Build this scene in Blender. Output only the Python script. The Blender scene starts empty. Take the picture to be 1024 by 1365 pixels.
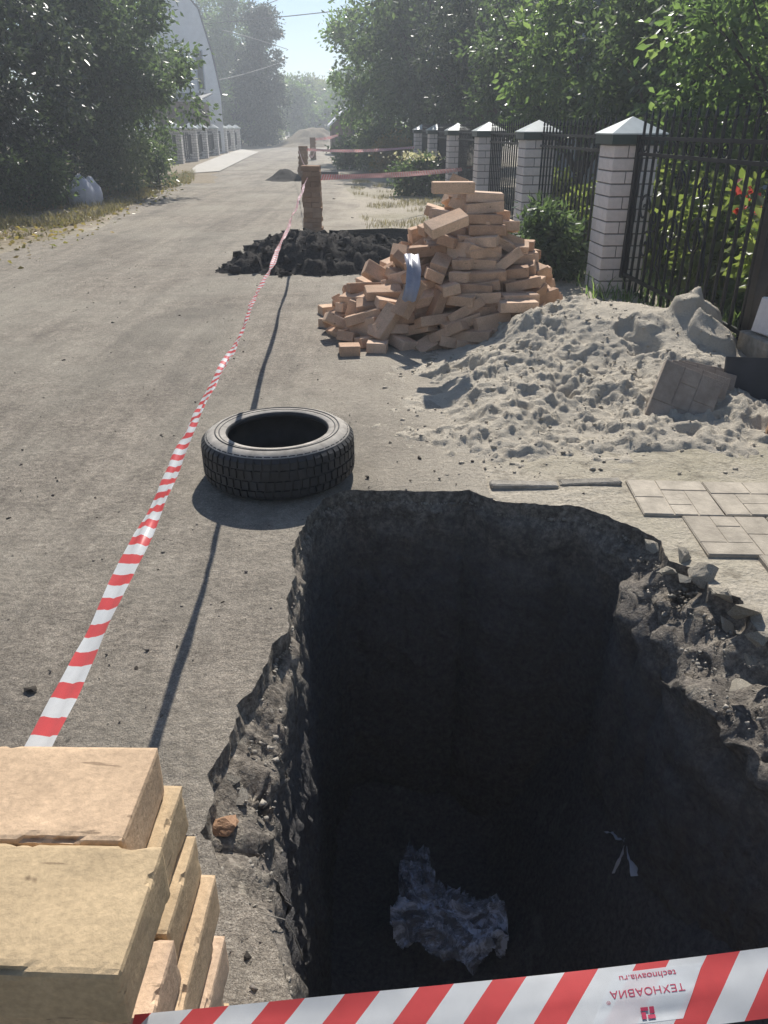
import bpy, bmesh, math, random
import numpy as np
from mathutils import Vector, Matrix, Euler
from mathutils.geometry import delaunay_2d_cdt

# ------------------------------------------------------------------ camera, sky, sun
S = bpy.context.scene
COL = S.collection
R = math.radians
CAM_H, FPX, PITCH = 1.3, 1025.0, math.atan(512 / 1025)
cd = bpy.data.cameras.new('camera'); cam = bpy.data.objects.new('camera', cd); COL.objects.link(cam)
cd.sensor_fit = 'VERTICAL'; cd.sensor_height = 36; cd.lens = 36 * FPX / 1365
cd.clip_start = 0.02; cd.clip_end = 3000
cam.location = (0, 0, CAM_H); cam.rotation_euler = (math.pi / 2 - PITCH, 0, 0)
S.camera = cam

SUN_ELEV, SUN_AZ = R(41), R(4)          # azimuth measured from +Y towards +X
w = bpy.data.worlds.new('World'); S.world = w; w.use_nodes = True
wn = w.node_tree.nodes; wl = w.node_tree.links
sky = wn.new('ShaderNodeTexSky'); sky.sky_type = 'NISHITA'; sky.sun_disc = False
sky.sun_elevation = SUN_ELEV; sky.sun_rotation = SUN_AZ; sky.dust_density = .1; sky.air_density = .85; sky.ozone_density = 1.5
bg = next(n for n in wn if n.type == 'BACKGROUND')
wl.new(sky.outputs[0], bg.inputs[0]); bg.inputs[1].default_value = 0.068
sd = bpy.data.lights.new('sun', 'SUN'); sun = bpy.data.objects.new('sun', sd); COL.objects.link(sun)
sd.energy = 4.2; sd.angle = R(0.55); sd.color = (1.0, 0.95, 0.87)
SUNV = Vector((math.sin(SUN_AZ) * math.cos(SUN_ELEV), math.cos(SUN_AZ) * math.cos(SUN_ELEV), math.sin(SUN_ELEV)))
sun.rotation_euler = SUNV.to_track_quat('Z', 'Y').to_euler(); sun.location = (2, 20, 25)
S.view_settings.view_transform = 'Standard'; S.view_settings.look = 'None'
S.view_settings.gamma = 1; S.view_settings.use_curve_mapping = False
S.view_settings.exposure = 0.66
S.render.engine = 'CYCLES'
S.cycles.use_denoising = True
S.cycles.use_adaptive_sampling = True; S.cycles.adaptive_threshold = .025
S.cycles.max_bounces = 5; S.cycles.diffuse_bounces = 3; S.cycles.glossy_bounces = 2
S.cycles.transmission_bounces = 4; S.cycles.transparent_max_bounces = 6; S.cycles.volume_bounces = 0
S.cycles.sample_clamp_indirect = 4

# ------------------------------------------------------------------ helpers
rng = np.random.default_rng(7); random.seed(7)

def un(x, y, z=0.0):
    """photo pixel + known height -> point"""
    a = (x - 512) / FPX; b = (y - 682.5) / FPX
    d = (a, math.cos(PITCH) - b * math.sin(PITCH), -math.sin(PITCH) - b * math.cos(PITCH))
    t = (z - CAM_H) / d[2]
    return Vector((t * d[0], t * d[1], z))

def at(x, y, Y):
    """photo pixel + known distance -> point"""
    a = (x - 512) / FPX; b = (y - 682.5) / FPX
    d = (a, math.cos(PITCH) - b * math.sin(PITCH), -math.sin(PITCH) - b * math.cos(PITCH))
    t = Y / d[1]
    return Vector((t * d[0], Y, CAM_H + t * d[2]))

def _hash(i, j, k, s):
    n = (i * 374761393 + j * 668265263 + k * 2147483647 + s * 974634777).astype(np.int64) & 0xffffffff
    n = ((n ^ (n >> 13)) * 1274126177) & 0xffffffff
    n = (n ^ (n >> 16)) & 0xffffff
    return n / float(0xffffff)

def vnoise(p, s=0):
    p = np.asarray(p, float); f = np.floor(p); i = f.astype(np.int64); t = p - f; t = t * t * (3 - 2 * t)
    r = 0
    for dx in (0, 1):
        for dy in (0, 1):
            for dz in (0, 1):
                wgt = (t[..., 0] if dx else 1 - t[..., 0]) * (t[..., 1] if dy else 1 - t[..., 1]) * (t[..., 2] if dz else 1 - t[..., 2])
                r = r + wgt * _hash(i[..., 0] + dx, i[..., 1] + dy, i[..., 2] + dz, s)
    return r * 2 - 1

def fbm(p, oct=4, s=0, gain=.5, ridged=False):
    p = np.asarray(p, float); r = 0; a = 1; tot = 0
    for o in range(oct):
        n = vnoise(p * 2 ** o + 17.3 * o, s + o)
        if ridged: n = 1 - 2 * np.abs(n)
        r = r + a * n; tot += a; a *= gain
    return r / tot

def P3(x, y, z=0):
    return np.stack(np.broadcast_arrays(np.asarray(x, float), np.asarray(y, float), np.asarray(z, float)), -1)

def tag(o, label=None, cat=None, group=None, kind=None):
    if label: o['label'] = label
    if cat: o['category'] = cat
    if group: o['group'] = group
    if kind: o['kind'] = kind
    return o

def empty(name, loc=(0, 0, 0), rz=0, label=None, cat=None, group=None):
    o = bpy.data.objects.new(name, None); COL.objects.link(o); o.location = loc; o.rotation_euler = (0, 0, rz)
    o.empty_display_size = .1
    return tag(o, label, cat, group)

def link(name, me, mat=None, parent=None, loc=(0, 0, 0), rot=(0, 0, 0), smooth=False):
    if mat and not me.materials: me.materials.append(mat)
    o = bpy.data.objects.new(name, me); COL.objects.link(o); o.location = loc; o.rotation_euler = rot
    if parent: o.parent = parent
    if smooth: me.polygons.foreach_set('use_smooth', [True] * len(me.polygons))
    return o

def mesh_np(name, V, F, smooth=False):
    """V (n,3), F (m,k) equal-sized faces"""
    V = np.asarray(V, np.float32); F = np.asarray(F, np.int32); m, k = F.shape
    me = bpy.data.meshes.new(name)
    me.vertices.add(len(V)); me.vertices.foreach_set('co', V.ravel())
    me.loops.add(m * k); me.loops.foreach_set('vertex_index', F.ravel())
    me.polygons.add(m); me.polygons.foreach_set('loop_start', np.arange(0, m * k, k, dtype=np.int32))
    me.polygons.foreach_set('loop_total', np.full(m, k, np.int32))
    if smooth: me.polygons.foreach_set('use_smooth', np.ones(m, bool))
    me.update(calc_edges=True)
    return me

def mesh_py(name, V, F, smooth=False):
    me = bpy.data.meshes.new(name); me.from_pydata([tuple(v) for v in V], [], [tuple(f) for f in F]); me.update()
    if smooth: me.polygons.foreach_set('use_smooth', [True] * len(me.polygons))
    return me

class MB:
    """collects shapes of ONE part"""
    def __init__(s): s.V = []; s.F = []
    def add(s, V, F):
        n = len(s.V); s.V += [tuple(v) for v in V]; s.F += [tuple(i + n for i in f) for f in F]; return s
    def box(s, a, b, M=None):
        V = [Vector((x, y, z)) for z in (a[2], b[2]) for y in (a[1], b[1]) for x in (a[0], b[0])]
        if M: V = [M @ v for v in V]
        return s.add(V, [(0, 2, 3, 1), (4, 5, 7, 6), (0, 1, 5, 4), (2, 6, 7, 3), (0, 4, 6, 2), (1, 3, 7, 5)])
    def tube(s, pts, rad, n=6, cap=True):
        pts = [Vector(p) for p in pts]
        rad = rad if isinstance(rad, (list, tuple)) else [rad] * len(pts)
        V = []; F = []
        for i, p in enumerate(pts):
            d = (pts[min(i + 1, len(pts) - 1)] - pts[max(i - 1, 0)]).normalized()
            u = d.cross(Vector((0, 0, 1)) if abs(d.z) < .9 else Vector((1, 0, 0))).normalized(); v = d.cross(u)
            for k in range(n):
                a = 2 * math.pi * k / n
                V.append(p + (u * math.cos(a) + v * math.sin(a)) * rad[i])
        for i in range(len(pts) - 1):
            for k in range(n):
                F.append((i * n + k, i * n + (k + 1) % n, (i + 1) * n + (k + 1) % n, (i + 1) * n + k))
        if cap:
            F.append(tuple(range(n))); F.append(tuple(reversed(range((len(pts) - 1) * n, len(pts) * n))))
        return s.add(V, F)
    def build(s, name, mat=None, parent=None, smooth=False, **k):
        me = mesh_py(name, s.V, s.F, smooth)
        bm = bmesh.new(); bm.from_mesh(me); bmesh.ops.recalc_face_normals(bm, faces=bm.faces); bm.to_mesh(me); bm.free()
        return link(name, me, mat, parent, **k)

def dup(root, loc, rz=None, label=None, group=None, scale=None):
    r = root.copy(); COL.objects.link(r); r.location = loc
    if rz is not None: r.rotation_euler = (0, 0, rz)
    if scale: r.scale = scale
    if label: r['label'] = label
    if group: r['group'] = group
    for ch in list(root.children):
        c = ch.copy(); COL.objects.link(c); c.parent = r
        for g in ch.children:
            d = g.copy(); COL.objects.link(d); d.parent = c
    return r

def in_poly(px, py, poly):
    poly = np.asarray(poly, float); x0, y0 = poly[:, 0], poly[:, 1]; x1, y1 = np.roll(x0, -1), np.roll(y0, -1)
    r = np.zeros(px.shape, bool)
    for a, b, c, d in zip(x0, y0, x1, y1):
        cond = ((b > py) != (d > py))
        if b != d: r ^= cond & (px < (c - a) * (py - b) / (d - b) + a)
    return r

# ------------------------------------------------------------------ materials
class NT:
    def __init__(s, name):
        s.m = bpy.data.materials.new(name); s.m.use_nodes = True; s.t = s.m.node_tree; s.n = s.t.nodes; s.l = s.t.links
        s.p = s.n['Principled BSDF']; s.out = s.n['Material Output']; s._co = None
        s.p.inputs['Specular IOR Level'].default_value = .25
    def new(s, t, **k):
        n = s.n.new(t)
        for a, b in k.items(): setattr(n, a, b)
        return n
    def co(s, scale=None, kind='Object'):
        if not s._co: s._co = s.new('ShaderNodeTexCoord')
        o = s._co.outputs[kind]
        if scale is not None:
            mp = s.new('ShaderNodeMapping'); mp.inputs['Scale'].default_value = scale; s.l.new(o, mp.inputs[0]); o = mp.outputs[0]
        return o
    def noise(s, scale, detail=4, rough=.55, co=None, dist=0):
        n = s.new('ShaderNodeTexNoise'); n.inputs['Scale'].default_value = scale; n.inputs['Detail'].default_value = detail
        n.inputs['Roughness'].default_value = rough; n.inputs['Distortion'].default_value = dist
        s.l.new(co if co is not None else s.co(), n.inputs['Vector']); return n.outputs['Fac']
    def voro(s, scale, feature='F1', co=None, out='Distance'):
        n = s.new('ShaderNodeTexVoronoi', feature=feature); n.inputs['Scale'].default_value = scale
        s.l.new(co if co is not None else s.co(), n.inputs['Vector']); return n.outputs[out]
    def ramp(s, fac, stops):
        n = s.new('ShaderNodeValToRGB'); e = n.color_ramp.elements
        while len(e) < len(stops): e.new(.5)
        for q, (p, c) in zip(e, stops):
            q.position = p; q.color = (*((c,) * 3 if isinstance(c, (int, float)) else c), 1)
        s.l.new(fac, n.inputs[0]); return n.outputs[0]
    def val(s, i, v):
        if hasattr(v, 'is_linked'): s.l.new(v, i)
        else: i.default_value = v if not (isinstance(v, tuple) and len(v) == 3 and i.type == 'RGBA') else (*v, 1)
    def mix(s, fac, a, b, mode='MIX'):
        n = s.new('ShaderNodeMix', data_type='RGBA', blend_type=mode)
        s.val(n.inputs[0], fac); s.val(n.inputs[6], a); s.val(n.inputs[7], b); return n.outputs[2]
    def math(s, op, a, b=0.0, c=0.0):
        n = s.new('ShaderNodeMath', operation=op)
        s.val(n.inputs[0], a); s.val(n.inputs[1], b); s.val(n.inputs[2], c); return n.outputs[0]
    def bump(s, h, strength=.3, dist=.01):
        n = s.new('ShaderNodeBump'); n.inputs['Strength'].default_value = strength; n.inputs['Distance'].default_value = dist
        s.l.new(h, n.inputs['Height'])
        prev = s.p.inputs['Normal'].links
        if prev: s.l.new(prev[0].from_socket, n.inputs['Normal'])
        s.l.new(n.outputs[0], s.p.inputs['Normal'])
    def col(s, c): s.val(s.p.inputs['Base Color'], c)
    def set(s, **k):
        for a, b in k.items(): s.val(s.p.inputs[a.replace('_', ' ')], b)
        return s

def simple(name, c, rough=.7, var=.25, scale=12, bump=.2, bscale=60, metal=0, spec=.25, objvar=0.0, bdist=.004):
    t = NT(name); t.set(Roughness=rough, Metallic=metal)
    t.p.inputs['Specular IOR Level'].default_value = spec
    lo = tuple(x * (1 - var) for x in c); hi = tuple(min(1, x * (1 + var)) for x in c)
    k = t.ramp(t.noise(scale, 5, .6), [(.3, lo), (.7, hi)])
    if objvar:
        oi = t.new('ShaderNodeObjectInfo')
        g = t.ramp(oi.outputs['Random'], [(0, 1 - objvar), (1, 1 + objvar * .6)])
        k = t.mix(1.0, k, g, 'MULTIPLY')
    t.col(k)
    if bump: t.bump(t.noise(bscale, 5, .65), bump, bdist)
    return t.m

# asphalt ------------------------------------------------------
def mat_road():
    t = NT('dusty_asphalt'); t.set(Roughness=.9)
    grain = t.noise(230, 4, .75); agg = t.voro(105)
    mid = t.noise(7, 5, .6); big = t.noise(.55, 4, .6, dist=.6)
    track = t.noise(1.0, 4, .6, co=t.co((1.7, .13, 1)))
    c = t.ramp(grain, [(.3, (.09, .075, .058)), (.5, (.29, .248, .197)), (.7, (.57, .50, .41))])
    c2 = t.ramp(agg, [(.0, (.42, .39, .34)), (.35, (.25, .225, .19)), (.8, (.13, .115, .1))])
    c = t.mix(.35, c, c2)
    c = t.mix(1, c, t.ramp(mid, [(.3, .78), (.7, 1.18)]), 'MULTIPLY')
    c = t.mix(1, c, t.ramp(t.noise(34, 5, .75), [(.32, .66), (.5, 1.0), (.68, 1.3)]), 'MULTIPLY')
    c = t.mix(1, c, t.ramp(t.noise(1.0, 5, .7, co=t.co((9, .5, 1))), [(.36, .84), (.5, 1.0), (.66, 1.1)]), 'MULTIPLY')
    c = t.mix(1, c, t.ramp(track, [(.35, .74), (.5, 1.0), (.7, 1.1)]), 'MULTIPLY')
    dust = t.ramp(big, [(.42, 0), (.68, .55)])
    c = t.mix(dust, c, (.36, .33, .27))
    # sand trodden over the side where it was heaped
    sx = t.new('ShaderNodeSeparateXYZ'); t.l.new(t.co(), sx.inputs[0])
    e = t.math('ADD', t.math('ADD', sx.outputs[0], .15), t.math('MULTIPLY', sx.outputs[1], .075))
    e = t.math('ADD', e, t.math('MULTIPLY', t.math('SUBTRACT', t.noise(1.6, 5, .65), .5), 1.8))
    g = t.ramp(e, [(.0, 0), (1, .92)])
    c = t.mix(g, c, t.ramp(t.noise(90, 5, .75), [(.3, (.33, .29, .23)), (.7, (.58, .515, .42))]))
    # crumbs of dark soil
    sp = t.ramp(t.noise(38, 3, .5), [(.71, 0), (.77, .75)])
    c = t.mix(sp, c, (.05, .045, .04))
    # patches tracked dark
    dk = t.ramp(t.noise(1.1, 5, .65, co=t.co((1, .55, 1))), [(.5, 0), (.7, .5)])
    c = t.mix(dk, c, (.09, .08, .07))
    t.col(c)
    t.bump(grain, .8, .006); t.bump(t.noise(40, 5, .7), .7, .018)
    return t.m

def mat_ground():
    t = NT('trodden_soil'); t.set(Roughness=.95)
    n1 = t.noise(70, 5, .7); n2 = t.noise(2.2, 5, .6); n3 = t.noise(.35, 4, .6)
    c = t.ramp(n1, [(.25, (.23, .20, .155)), (.5, (.40, .355, .285)), (.75, (.56, .50, .41))])
    c = t.mix(t.ramp(n2, [(.45, 0), (.68, .6)]), c, (.47, .42, .34))
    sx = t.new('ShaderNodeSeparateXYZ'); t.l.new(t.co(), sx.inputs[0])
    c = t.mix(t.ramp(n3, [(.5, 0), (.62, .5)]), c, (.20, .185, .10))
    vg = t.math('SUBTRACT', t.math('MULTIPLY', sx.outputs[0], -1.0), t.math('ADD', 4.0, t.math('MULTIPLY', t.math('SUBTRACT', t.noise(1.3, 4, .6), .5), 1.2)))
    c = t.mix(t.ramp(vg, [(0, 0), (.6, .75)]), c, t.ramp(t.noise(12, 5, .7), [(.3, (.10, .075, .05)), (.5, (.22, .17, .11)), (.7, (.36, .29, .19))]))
    c = t.mix(t.ramp(t.noise(9, 4, .6), [(.56, 0), (.7, .6)]), c, (.10, .085, .065))
    t.col(c); t.bump(n1, .6, .012); t.bump(t.noise(14, 4, .6), .5, .04)
    return t.m

def mat_sand():
    t = NT('grey_building_sand'); t.set(Roughness=.95)
    n1 = t.noise(260, 3, .7); n2 = t.noise(6, 5, .65)
    c = t.ramp(n1, [(.25, (.38, .335, .265)), (.5, (.55, .49, .395)), (.75, (.67, .60, .50))])
    c = t.mix(t.ramp(n2, [(.35, .3), (.55, 0)]), c, (.33, .30, .25))
    t.col(c); t.bump(n1, .7, .006); t.bump(t.noise(75, 6, .7), .8, .014)
    return t.m

def mat_black_soil(name='black_soil', lo=(.016, .015, .015), hi=(.075, .068, .064)):
    t = NT(name); t.set(Roughness=.95); t.p.inputs['Specular IOR Level'].default_value = .08
    n1 = t.noise(55, 5, .7); n2 = t.noise(5, 5, .6)
    c = t.ramp(n1, [(.3, lo), (.72, hi)])
    c = t.mix(t.ramp(n2, [(.6, 0), (.75, .5)]), c, tuple(x * 1.8 for x in hi))
    t.col(c); t.bump(n1, .7, .02)
    return t.m

def mat_pit():
    t = NT('pit_wall_soil'); t.set(Roughness=.92)
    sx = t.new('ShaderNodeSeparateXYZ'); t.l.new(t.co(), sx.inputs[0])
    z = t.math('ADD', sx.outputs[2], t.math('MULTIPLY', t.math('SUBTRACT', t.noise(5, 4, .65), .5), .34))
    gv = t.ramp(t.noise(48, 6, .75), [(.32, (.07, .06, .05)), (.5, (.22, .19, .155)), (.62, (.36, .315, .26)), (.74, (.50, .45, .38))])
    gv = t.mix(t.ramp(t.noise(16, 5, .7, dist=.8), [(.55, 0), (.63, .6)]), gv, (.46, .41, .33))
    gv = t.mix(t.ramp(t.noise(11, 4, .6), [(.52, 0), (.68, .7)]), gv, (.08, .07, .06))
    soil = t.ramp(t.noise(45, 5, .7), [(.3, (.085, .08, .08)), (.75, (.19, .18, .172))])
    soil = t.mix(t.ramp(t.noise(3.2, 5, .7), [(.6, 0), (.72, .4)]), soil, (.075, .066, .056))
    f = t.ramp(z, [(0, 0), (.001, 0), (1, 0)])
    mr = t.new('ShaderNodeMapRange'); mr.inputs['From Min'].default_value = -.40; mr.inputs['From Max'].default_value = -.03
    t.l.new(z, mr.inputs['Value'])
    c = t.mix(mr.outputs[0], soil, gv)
    t.col(c); t.bump(t.noise(70, 5, .7), .8, .02)
    return t.m

def mat_brick(name, a, b, spots=(.12, .08, .05)):
    t = NT(name); t.set(Roughness=.88)
    oi = t.new('ShaderNodeObjectInfo')
    mp = t.new('ShaderNodeVectorMath', operation='ADD'); t.l.new(t.co(), mp.inputs[0])
    rv = t.new('ShaderNodeVectorMath', operation='SCALE'); rv.inputs['Scale'].default_value = 9
    cmb = t.new('ShaderNodeCombineXYZ')
    for i in range(3): t.l.new(oi.outputs['Random'], cmb.inputs[i])
    t.l.new(cmb.outputs[0], rv.inputs[0]); t.l.new(rv.outputs[0], mp.inputs[1]); co = mp.outputs[0]
    mid_c = tuple((p + q) / 2 for p, q in zip(a, b)); base = t.ramp(oi.outputs['Random'], [(0, tuple(q * .82 for q in a)), (.35, mid_c), (.7, b), (1, tuple(min(.8, q * 1.08) * k for q, k in zip(b, (1, 1.05, 1.12))))])
    base = t.mix(1, base, t.ramp(t.noise(9, 5, .6, co=co), [(.3, .8), (.7, 1.15)]), 'MULTIPLY')
    base = t.mix(1, base, t.ramp(t.noise(130, 4, .7, co=co), [(.3, .82), (.7, 1.12)]), 'MULTIPLY')
    sp = t.noise(26, 3, .55, co=co); spm = t.ramp(sp, [(.70, 0), (.76, .8)])
    st = t.new('ShaderNodeMapping'); st.inputs['Scale'].default_value = (14, 95, 95); st.inputs['Rotation'].default_value = (0, 0, .7); t.l.new(co, st.inputs[0])
    scr = t.ramp(t.noise(1, 3, .5, co=st.outputs[0]), [(.70, 0), (.74, .55)])
    base = t.mix(spm, base, spots); base = t.mix(scr, base, spots)
    t.col(base)
    t.bump(t.noise(120, 5, .7, co=co), .35, .004); t.bump(t.noise(18, 4, .6, co=co), .3, .008)
    return t.m

def mat_leaf(name, cols, transl=.4, rough=.38, tr_gain=1.6):
    t = NT(name); t.set(Roughness=rough); t.p.inputs['Specular IOR Level'].default_value = .55
    at_ = t.new('ShaderNodeAttribute'); at_.attribute_name = 'v'
    n = len(cols)
    c = t.ramp(at_.outputs['Fac'], [(i / (n - 1), k) for i, k in enumerate(cols)])
    t.col(c)
    tr = t.new('ShaderNodeBsdfTranslucent')
    g = t.mix(1, c, (1.12 * tr_gain, 1.22 * tr_gain, .72 * tr_gain), 'MULTIPLY'); t.l.new(g, tr.inputs[0])
    ms = t.new('ShaderNodeMixShader'); ms.inputs[0].default_value = transl
    t.l.new(t.p.outputs[0], ms.inputs[1]); t.l.new(tr.outputs[0], ms.inputs[2]); t.l.new(ms.outputs[0], t.out.inputs[0])
    return t.m

def mat_tape(plain=False):
    t = NT('white_tape_film' if plain else 'striped_barrier_tape'); t.set(Roughness=.35); t.p.inputs['Specular IOR Level'].default_value = .4
    uv = t.new('ShaderNodeUVMap'); sx = t.new('ShaderNodeSeparateXYZ'); t.l.new(uv.outputs[0], sx.inputs[0])
    u = t.math('SUBTRACT', sx.outputs[0], t.math('MULTIPLY', sx.outputs[1], .05))
    fr = t.math('FRACT', t.math('DIVIDE', u, .067))
    k = t.math('LESS_THAN', fr, -1.0 if plain else .47)
    c = t.mix(k, (.74, .76, .77), (.72, .10, .10))
    c = t.mix(1, c, t.ramp(t.noise(25, 4, .6), [(.3, .9), (.7, 1.05)]), 'MULTIPLY')
    t.col(c)
    tr = t.new('ShaderNodeBsdfTranslucent'); t.l.new(c, tr.inputs[0])
    ms = t.new('ShaderNodeMixShader'); ms.inputs[0].default_value = .35
    t.l.new(t.p.outputs[0], ms.inputs[1]); t.l.new(tr.outputs[0], ms.inputs[2]); t.l.new(ms.outputs[0], t.out.inputs[0])
    return t.m

def mat_film(name, c, alpha, crease=True):
    t = NT(name); t.set(Roughness=.3, Alpha=alpha); t.col(c); t.p.inputs['Specular IOR Level'].default_value = .5
    if crease: t.bump(t.noise(60, 4, .6), .5, .01)
    else: t.p.inputs['Specular IOR Level'].default_value = .3; t.set(Roughness=.3, Alpha=t.ramp(t.noise(9, 6, .7, dist=1.5), [(.38, .12), (.52, .4), (.6, 1.0)]))
    return t.m

def mat_block(name, c, course=.1, width=.26, joint=(.2, .19, .18)):
    """far masonry: joints too fine to build"""
    t = NT(name); t.set(Roughness=.9)
    b = t.new('ShaderNodeTexBrick'); b.inputs['Scale'].default_value = 1
    b.inputs['Brick Width'].default_value = width; b.inputs['Row Height'].default_value = course; b.inputs['Mortar Size'].default_value = .008
    b.inputs['Color1'].default_value = (*c, 1); b.inputs['Color2'].default_value = (*[x * .85 for x in c], 1); b.inputs['Mortar'].default_value = (*joint, 1)
    sx = t.new('ShaderNodeSeparateXYZ'); t.l.new(t.co(), sx.inputs[0])
    cm = t.new('ShaderNodeCombineXYZ'); t.l.new(t.math('ADD', sx.outputs[0], sx.outputs[1]), cm.inputs[0]); t.l.new(sx.outputs[2], cm.inputs[1])
    t.l.new(cm.outputs[0], b.inputs['Vector'])
    t.col(t.mix(1, b.outputs[0], t.ramp(t.noise(4, 4), [(.3, .85), (.7, 1.1)]), 'MULTIPLY'))
    return t.m

M = dict(
    road=mat_road(), ground=mat_ground(), sand=mat_sand(), soil=mat_black_soil(), pit=mat_pit(),
    brick_tan=mat_brick('tan_clay_brick', (.50, .315, .205), (.66, .455, .31)),
    brick_cream=mat_brick('cream_clay_brick', (.60, .455, .275), (.58, .41, .275)),
    brick_far=mat_brick('brown_clay_brick', (.34, .20, .12), (.42, .26, .16)),
    white_brick=simple('white_silicate_brick', (.76, .70, .67), .85, .08, 20, .25, 90, objvar=.12),
    mortar=simple('grey_mortar', (.22, .20, .185), .95, .2, 30, .3, 120),
    cap=simple('painted_sheet_metal', (.50, .54, .52), .35, .12, 8, .05, 20, metal=.1, spec=.5),
    cap_band=simple('green_sheet_metal', (.035, .06, .05), .4, .2, 10, .05, 20, spec=.5),
    iron=simple('black_painted_iron', (.012, .012, .014), .45, .3, 40, .15, 90, spec=.4),
    rubber=simple('worn_tyre_rubber', (.035, .034, .034), .6, .35, 14, .2, 110, spec=.45),
    rubber_dust_sheen=simple('dusty_sheen_rubber', (.38, .35, .31), .9, .3, 22, .25, 120),  # dust tone, raised further to paint in low-angle sheen
    tape=mat_tape(),
    ink=simple('dark_red_ink', (.42, .045, .09), .5, .1, 10, 0),
    film=mat_film('clear_plastic_film', (.72, .77, .90), .34, False),
    film2=mat_film('white_plastic_film', (.75, .78, .85), .7),
    fibre=simple('pale_root', (.35, .32, .27), .8, .2),
    slab=simple('grey_concrete_paver', (.42, .37, .30), .92, .25, 14, .5, 90, objvar=.12, bdist=.006),
    slab_dark=simple('brown_grey_concrete_paver', (.33, .275, .225), .92, .25, 14, .5, 90, objvar=.1, bdist=.006),
    board=simple('dark_grey_sheet_board', (.055, .055, .058), .7, .25, 6, .15, 60),
    wood=simple('raw_wood', (.36, .22, .12), .8, .25, 18, .3, 80),
    rubble=simple('broken_concrete', (.33, .30, .255), .95, .35, 16, .7, 70, objvar=.15, bdist=.012),
    pale_rubble=simple('sand_coated_concrete', (.46, .41, .33), .95, .3, 16, .7, 70, objvar=.12, bdist=.012),
    clod=simple('soil_lump', (.07, .06, .05), .95, .4, 25, .7, 70),
    stone=simple('small_stone', (.24, .21, .18), .9, .4, 25, .5, 70, objvar=.3),
    white_wall=simple('white_render', (.84, .86, .87), .9, .08, 3, .15, 40),
    grey_wall=simple('pale_blue_render', (.45, .50, .56), .9, .1, 3, .15, 40),
    roof=simple('grey_roof_sheet', (.20, .205, .21), .6, .15, 5, .1, 30),
    door=simple('brown_painted_boards', (.13, .085, .065), .75, .2, 12, .2, 50),
    glass=simple('dark_window_glass', (.03, .04, .05), .08, .1, 3, 0, spec=.6),
    bark=simple('grey_brown_bark', (.085, .07, .055), .95, .35, 18, .8, 40, bdist=.02),
    cable=simple('power_cable_sheath', (.20, .20, .20), .6, .1),
    bagw=simple('woven_white_sack', (.62, .63, .70), .8, .12, 8, .5, 45, bdist=.02),
    left_block=mat_block('pale_block_masonry', (.66, .63, .60)),
    concrete=simple('pale_concrete_apron', (.50, .47, .42), .9, .12, 3, .3, 60),
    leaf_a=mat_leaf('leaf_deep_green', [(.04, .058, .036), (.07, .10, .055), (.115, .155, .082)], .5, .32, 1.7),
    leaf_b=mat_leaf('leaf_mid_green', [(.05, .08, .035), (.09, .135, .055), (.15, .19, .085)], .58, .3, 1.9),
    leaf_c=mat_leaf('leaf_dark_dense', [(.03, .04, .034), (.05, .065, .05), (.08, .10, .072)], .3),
    leaf_d=mat_leaf('leaf_yellow_green', [(.10, .13, .04), (.15, .18, .06), (.21, .23, .085)], .5),
    leaf_e=mat_leaf('leaf_autumn', [(.10, .11, .045), (.19, .15, .06), (.26, .17, .08)], .5),
    leaf_f=mat_leaf('leaf_silver', [(.09, .11, .075), (.14, .17, .11), (.21, .24, .16)], .4),
    grass=mat_leaf('dry_grass', [(.13, .115, .06), (.24, .20, .115), (.36, .29, .18)], .35, .6, 1.1),
    petal_red=mat_leaf('red_petal', [(.40, .03, .03), (.55, .06, .05), (.6, .1, .12)], .4, .5, .9),
    petal_pale=mat_leaf('pale_petal', [(.6, .5, .42), (.7, .62, .5), (.75, .7, .62)], .4, .5, .9),
)

# ------------------------------------------------------------------ the two pits: rims measured on the ground
def densify(pts, step):
    out = []
    n = len(pts)
    for i in range(n):
        a = np.array(pts[i], float); b = np.array(pts[(i + 1) % n], float)
        k = max(1, int(np.linalg.norm((b - a)[:2]) / step))
        for j in range(k): out.append(a + (b - a) * j / k)
    return np.array(out)

# (pixel x, pixel y, how far the shaft stands back from the broken surface edge)
RIM = [(385, 1340, .02), (366, 1268, .03), (350, 1238, .03), (326, 1200, .06), (294, 1160, .11), (283, 1122, .13), (268, 1108, .14),
       (284, 1065, .12), (279, 1034, .13), (298, 1003, .11), (316, 966, .08), (313, 941, .10), (344, 912, .06), (357, 888, .04),
       (364, 858, .05), (384, 846, .02), (383, 800, .02), (395, 768, .015), (389, 735, .02), (400, 712, .015), (410, 690, .015),
       (432, 663, .02), (462, 653, .015), (560, 655, .015), (628, 654, .02), (660, 668, .025), (704, 672, .03), (780, 678, .03),
       (842, 703, .05), (880, 722, .10), (892, 748, .14), (930, 758, .17), (948, 788, .18), (985, 797, .20), (1000, 830, .2), (1030, 862, .2)]
rim3 = [(*un(x, y)[:2], d) for x, y, d in RIM] + [(1.16, 1.35, .15), (1.2, .9, .08), (1.12, .5, .04), (.7, .42, .03), (.25, .40, .02), (-.02, .42, .02), (-.12, .58, .02)]
rim = densify(rim3, .011)
jit = fbm(P3(rim[:, 0] * 14, rim[:, 1] * 14, 0), 4, 3, .6)
jit2 = fbm(P3(rim[:, 0] * 14, rim[:, 1] * 14, 9), 4, 5, .6)
fj = fbm(P3(rim[:, 0] * 55, rim[:, 1] * 55, 2), 3, 7, .6); fk = fbm(P3(rim[:, 0] * 55, rim[:, 1] * 55, 6), 3, 8, .6)
rim[:, 0] += jit * .014 + fj * .007; rim[:, 1] += jit2 * .014 + fk * .007
cen = np.array([.4, 1.5])
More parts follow.
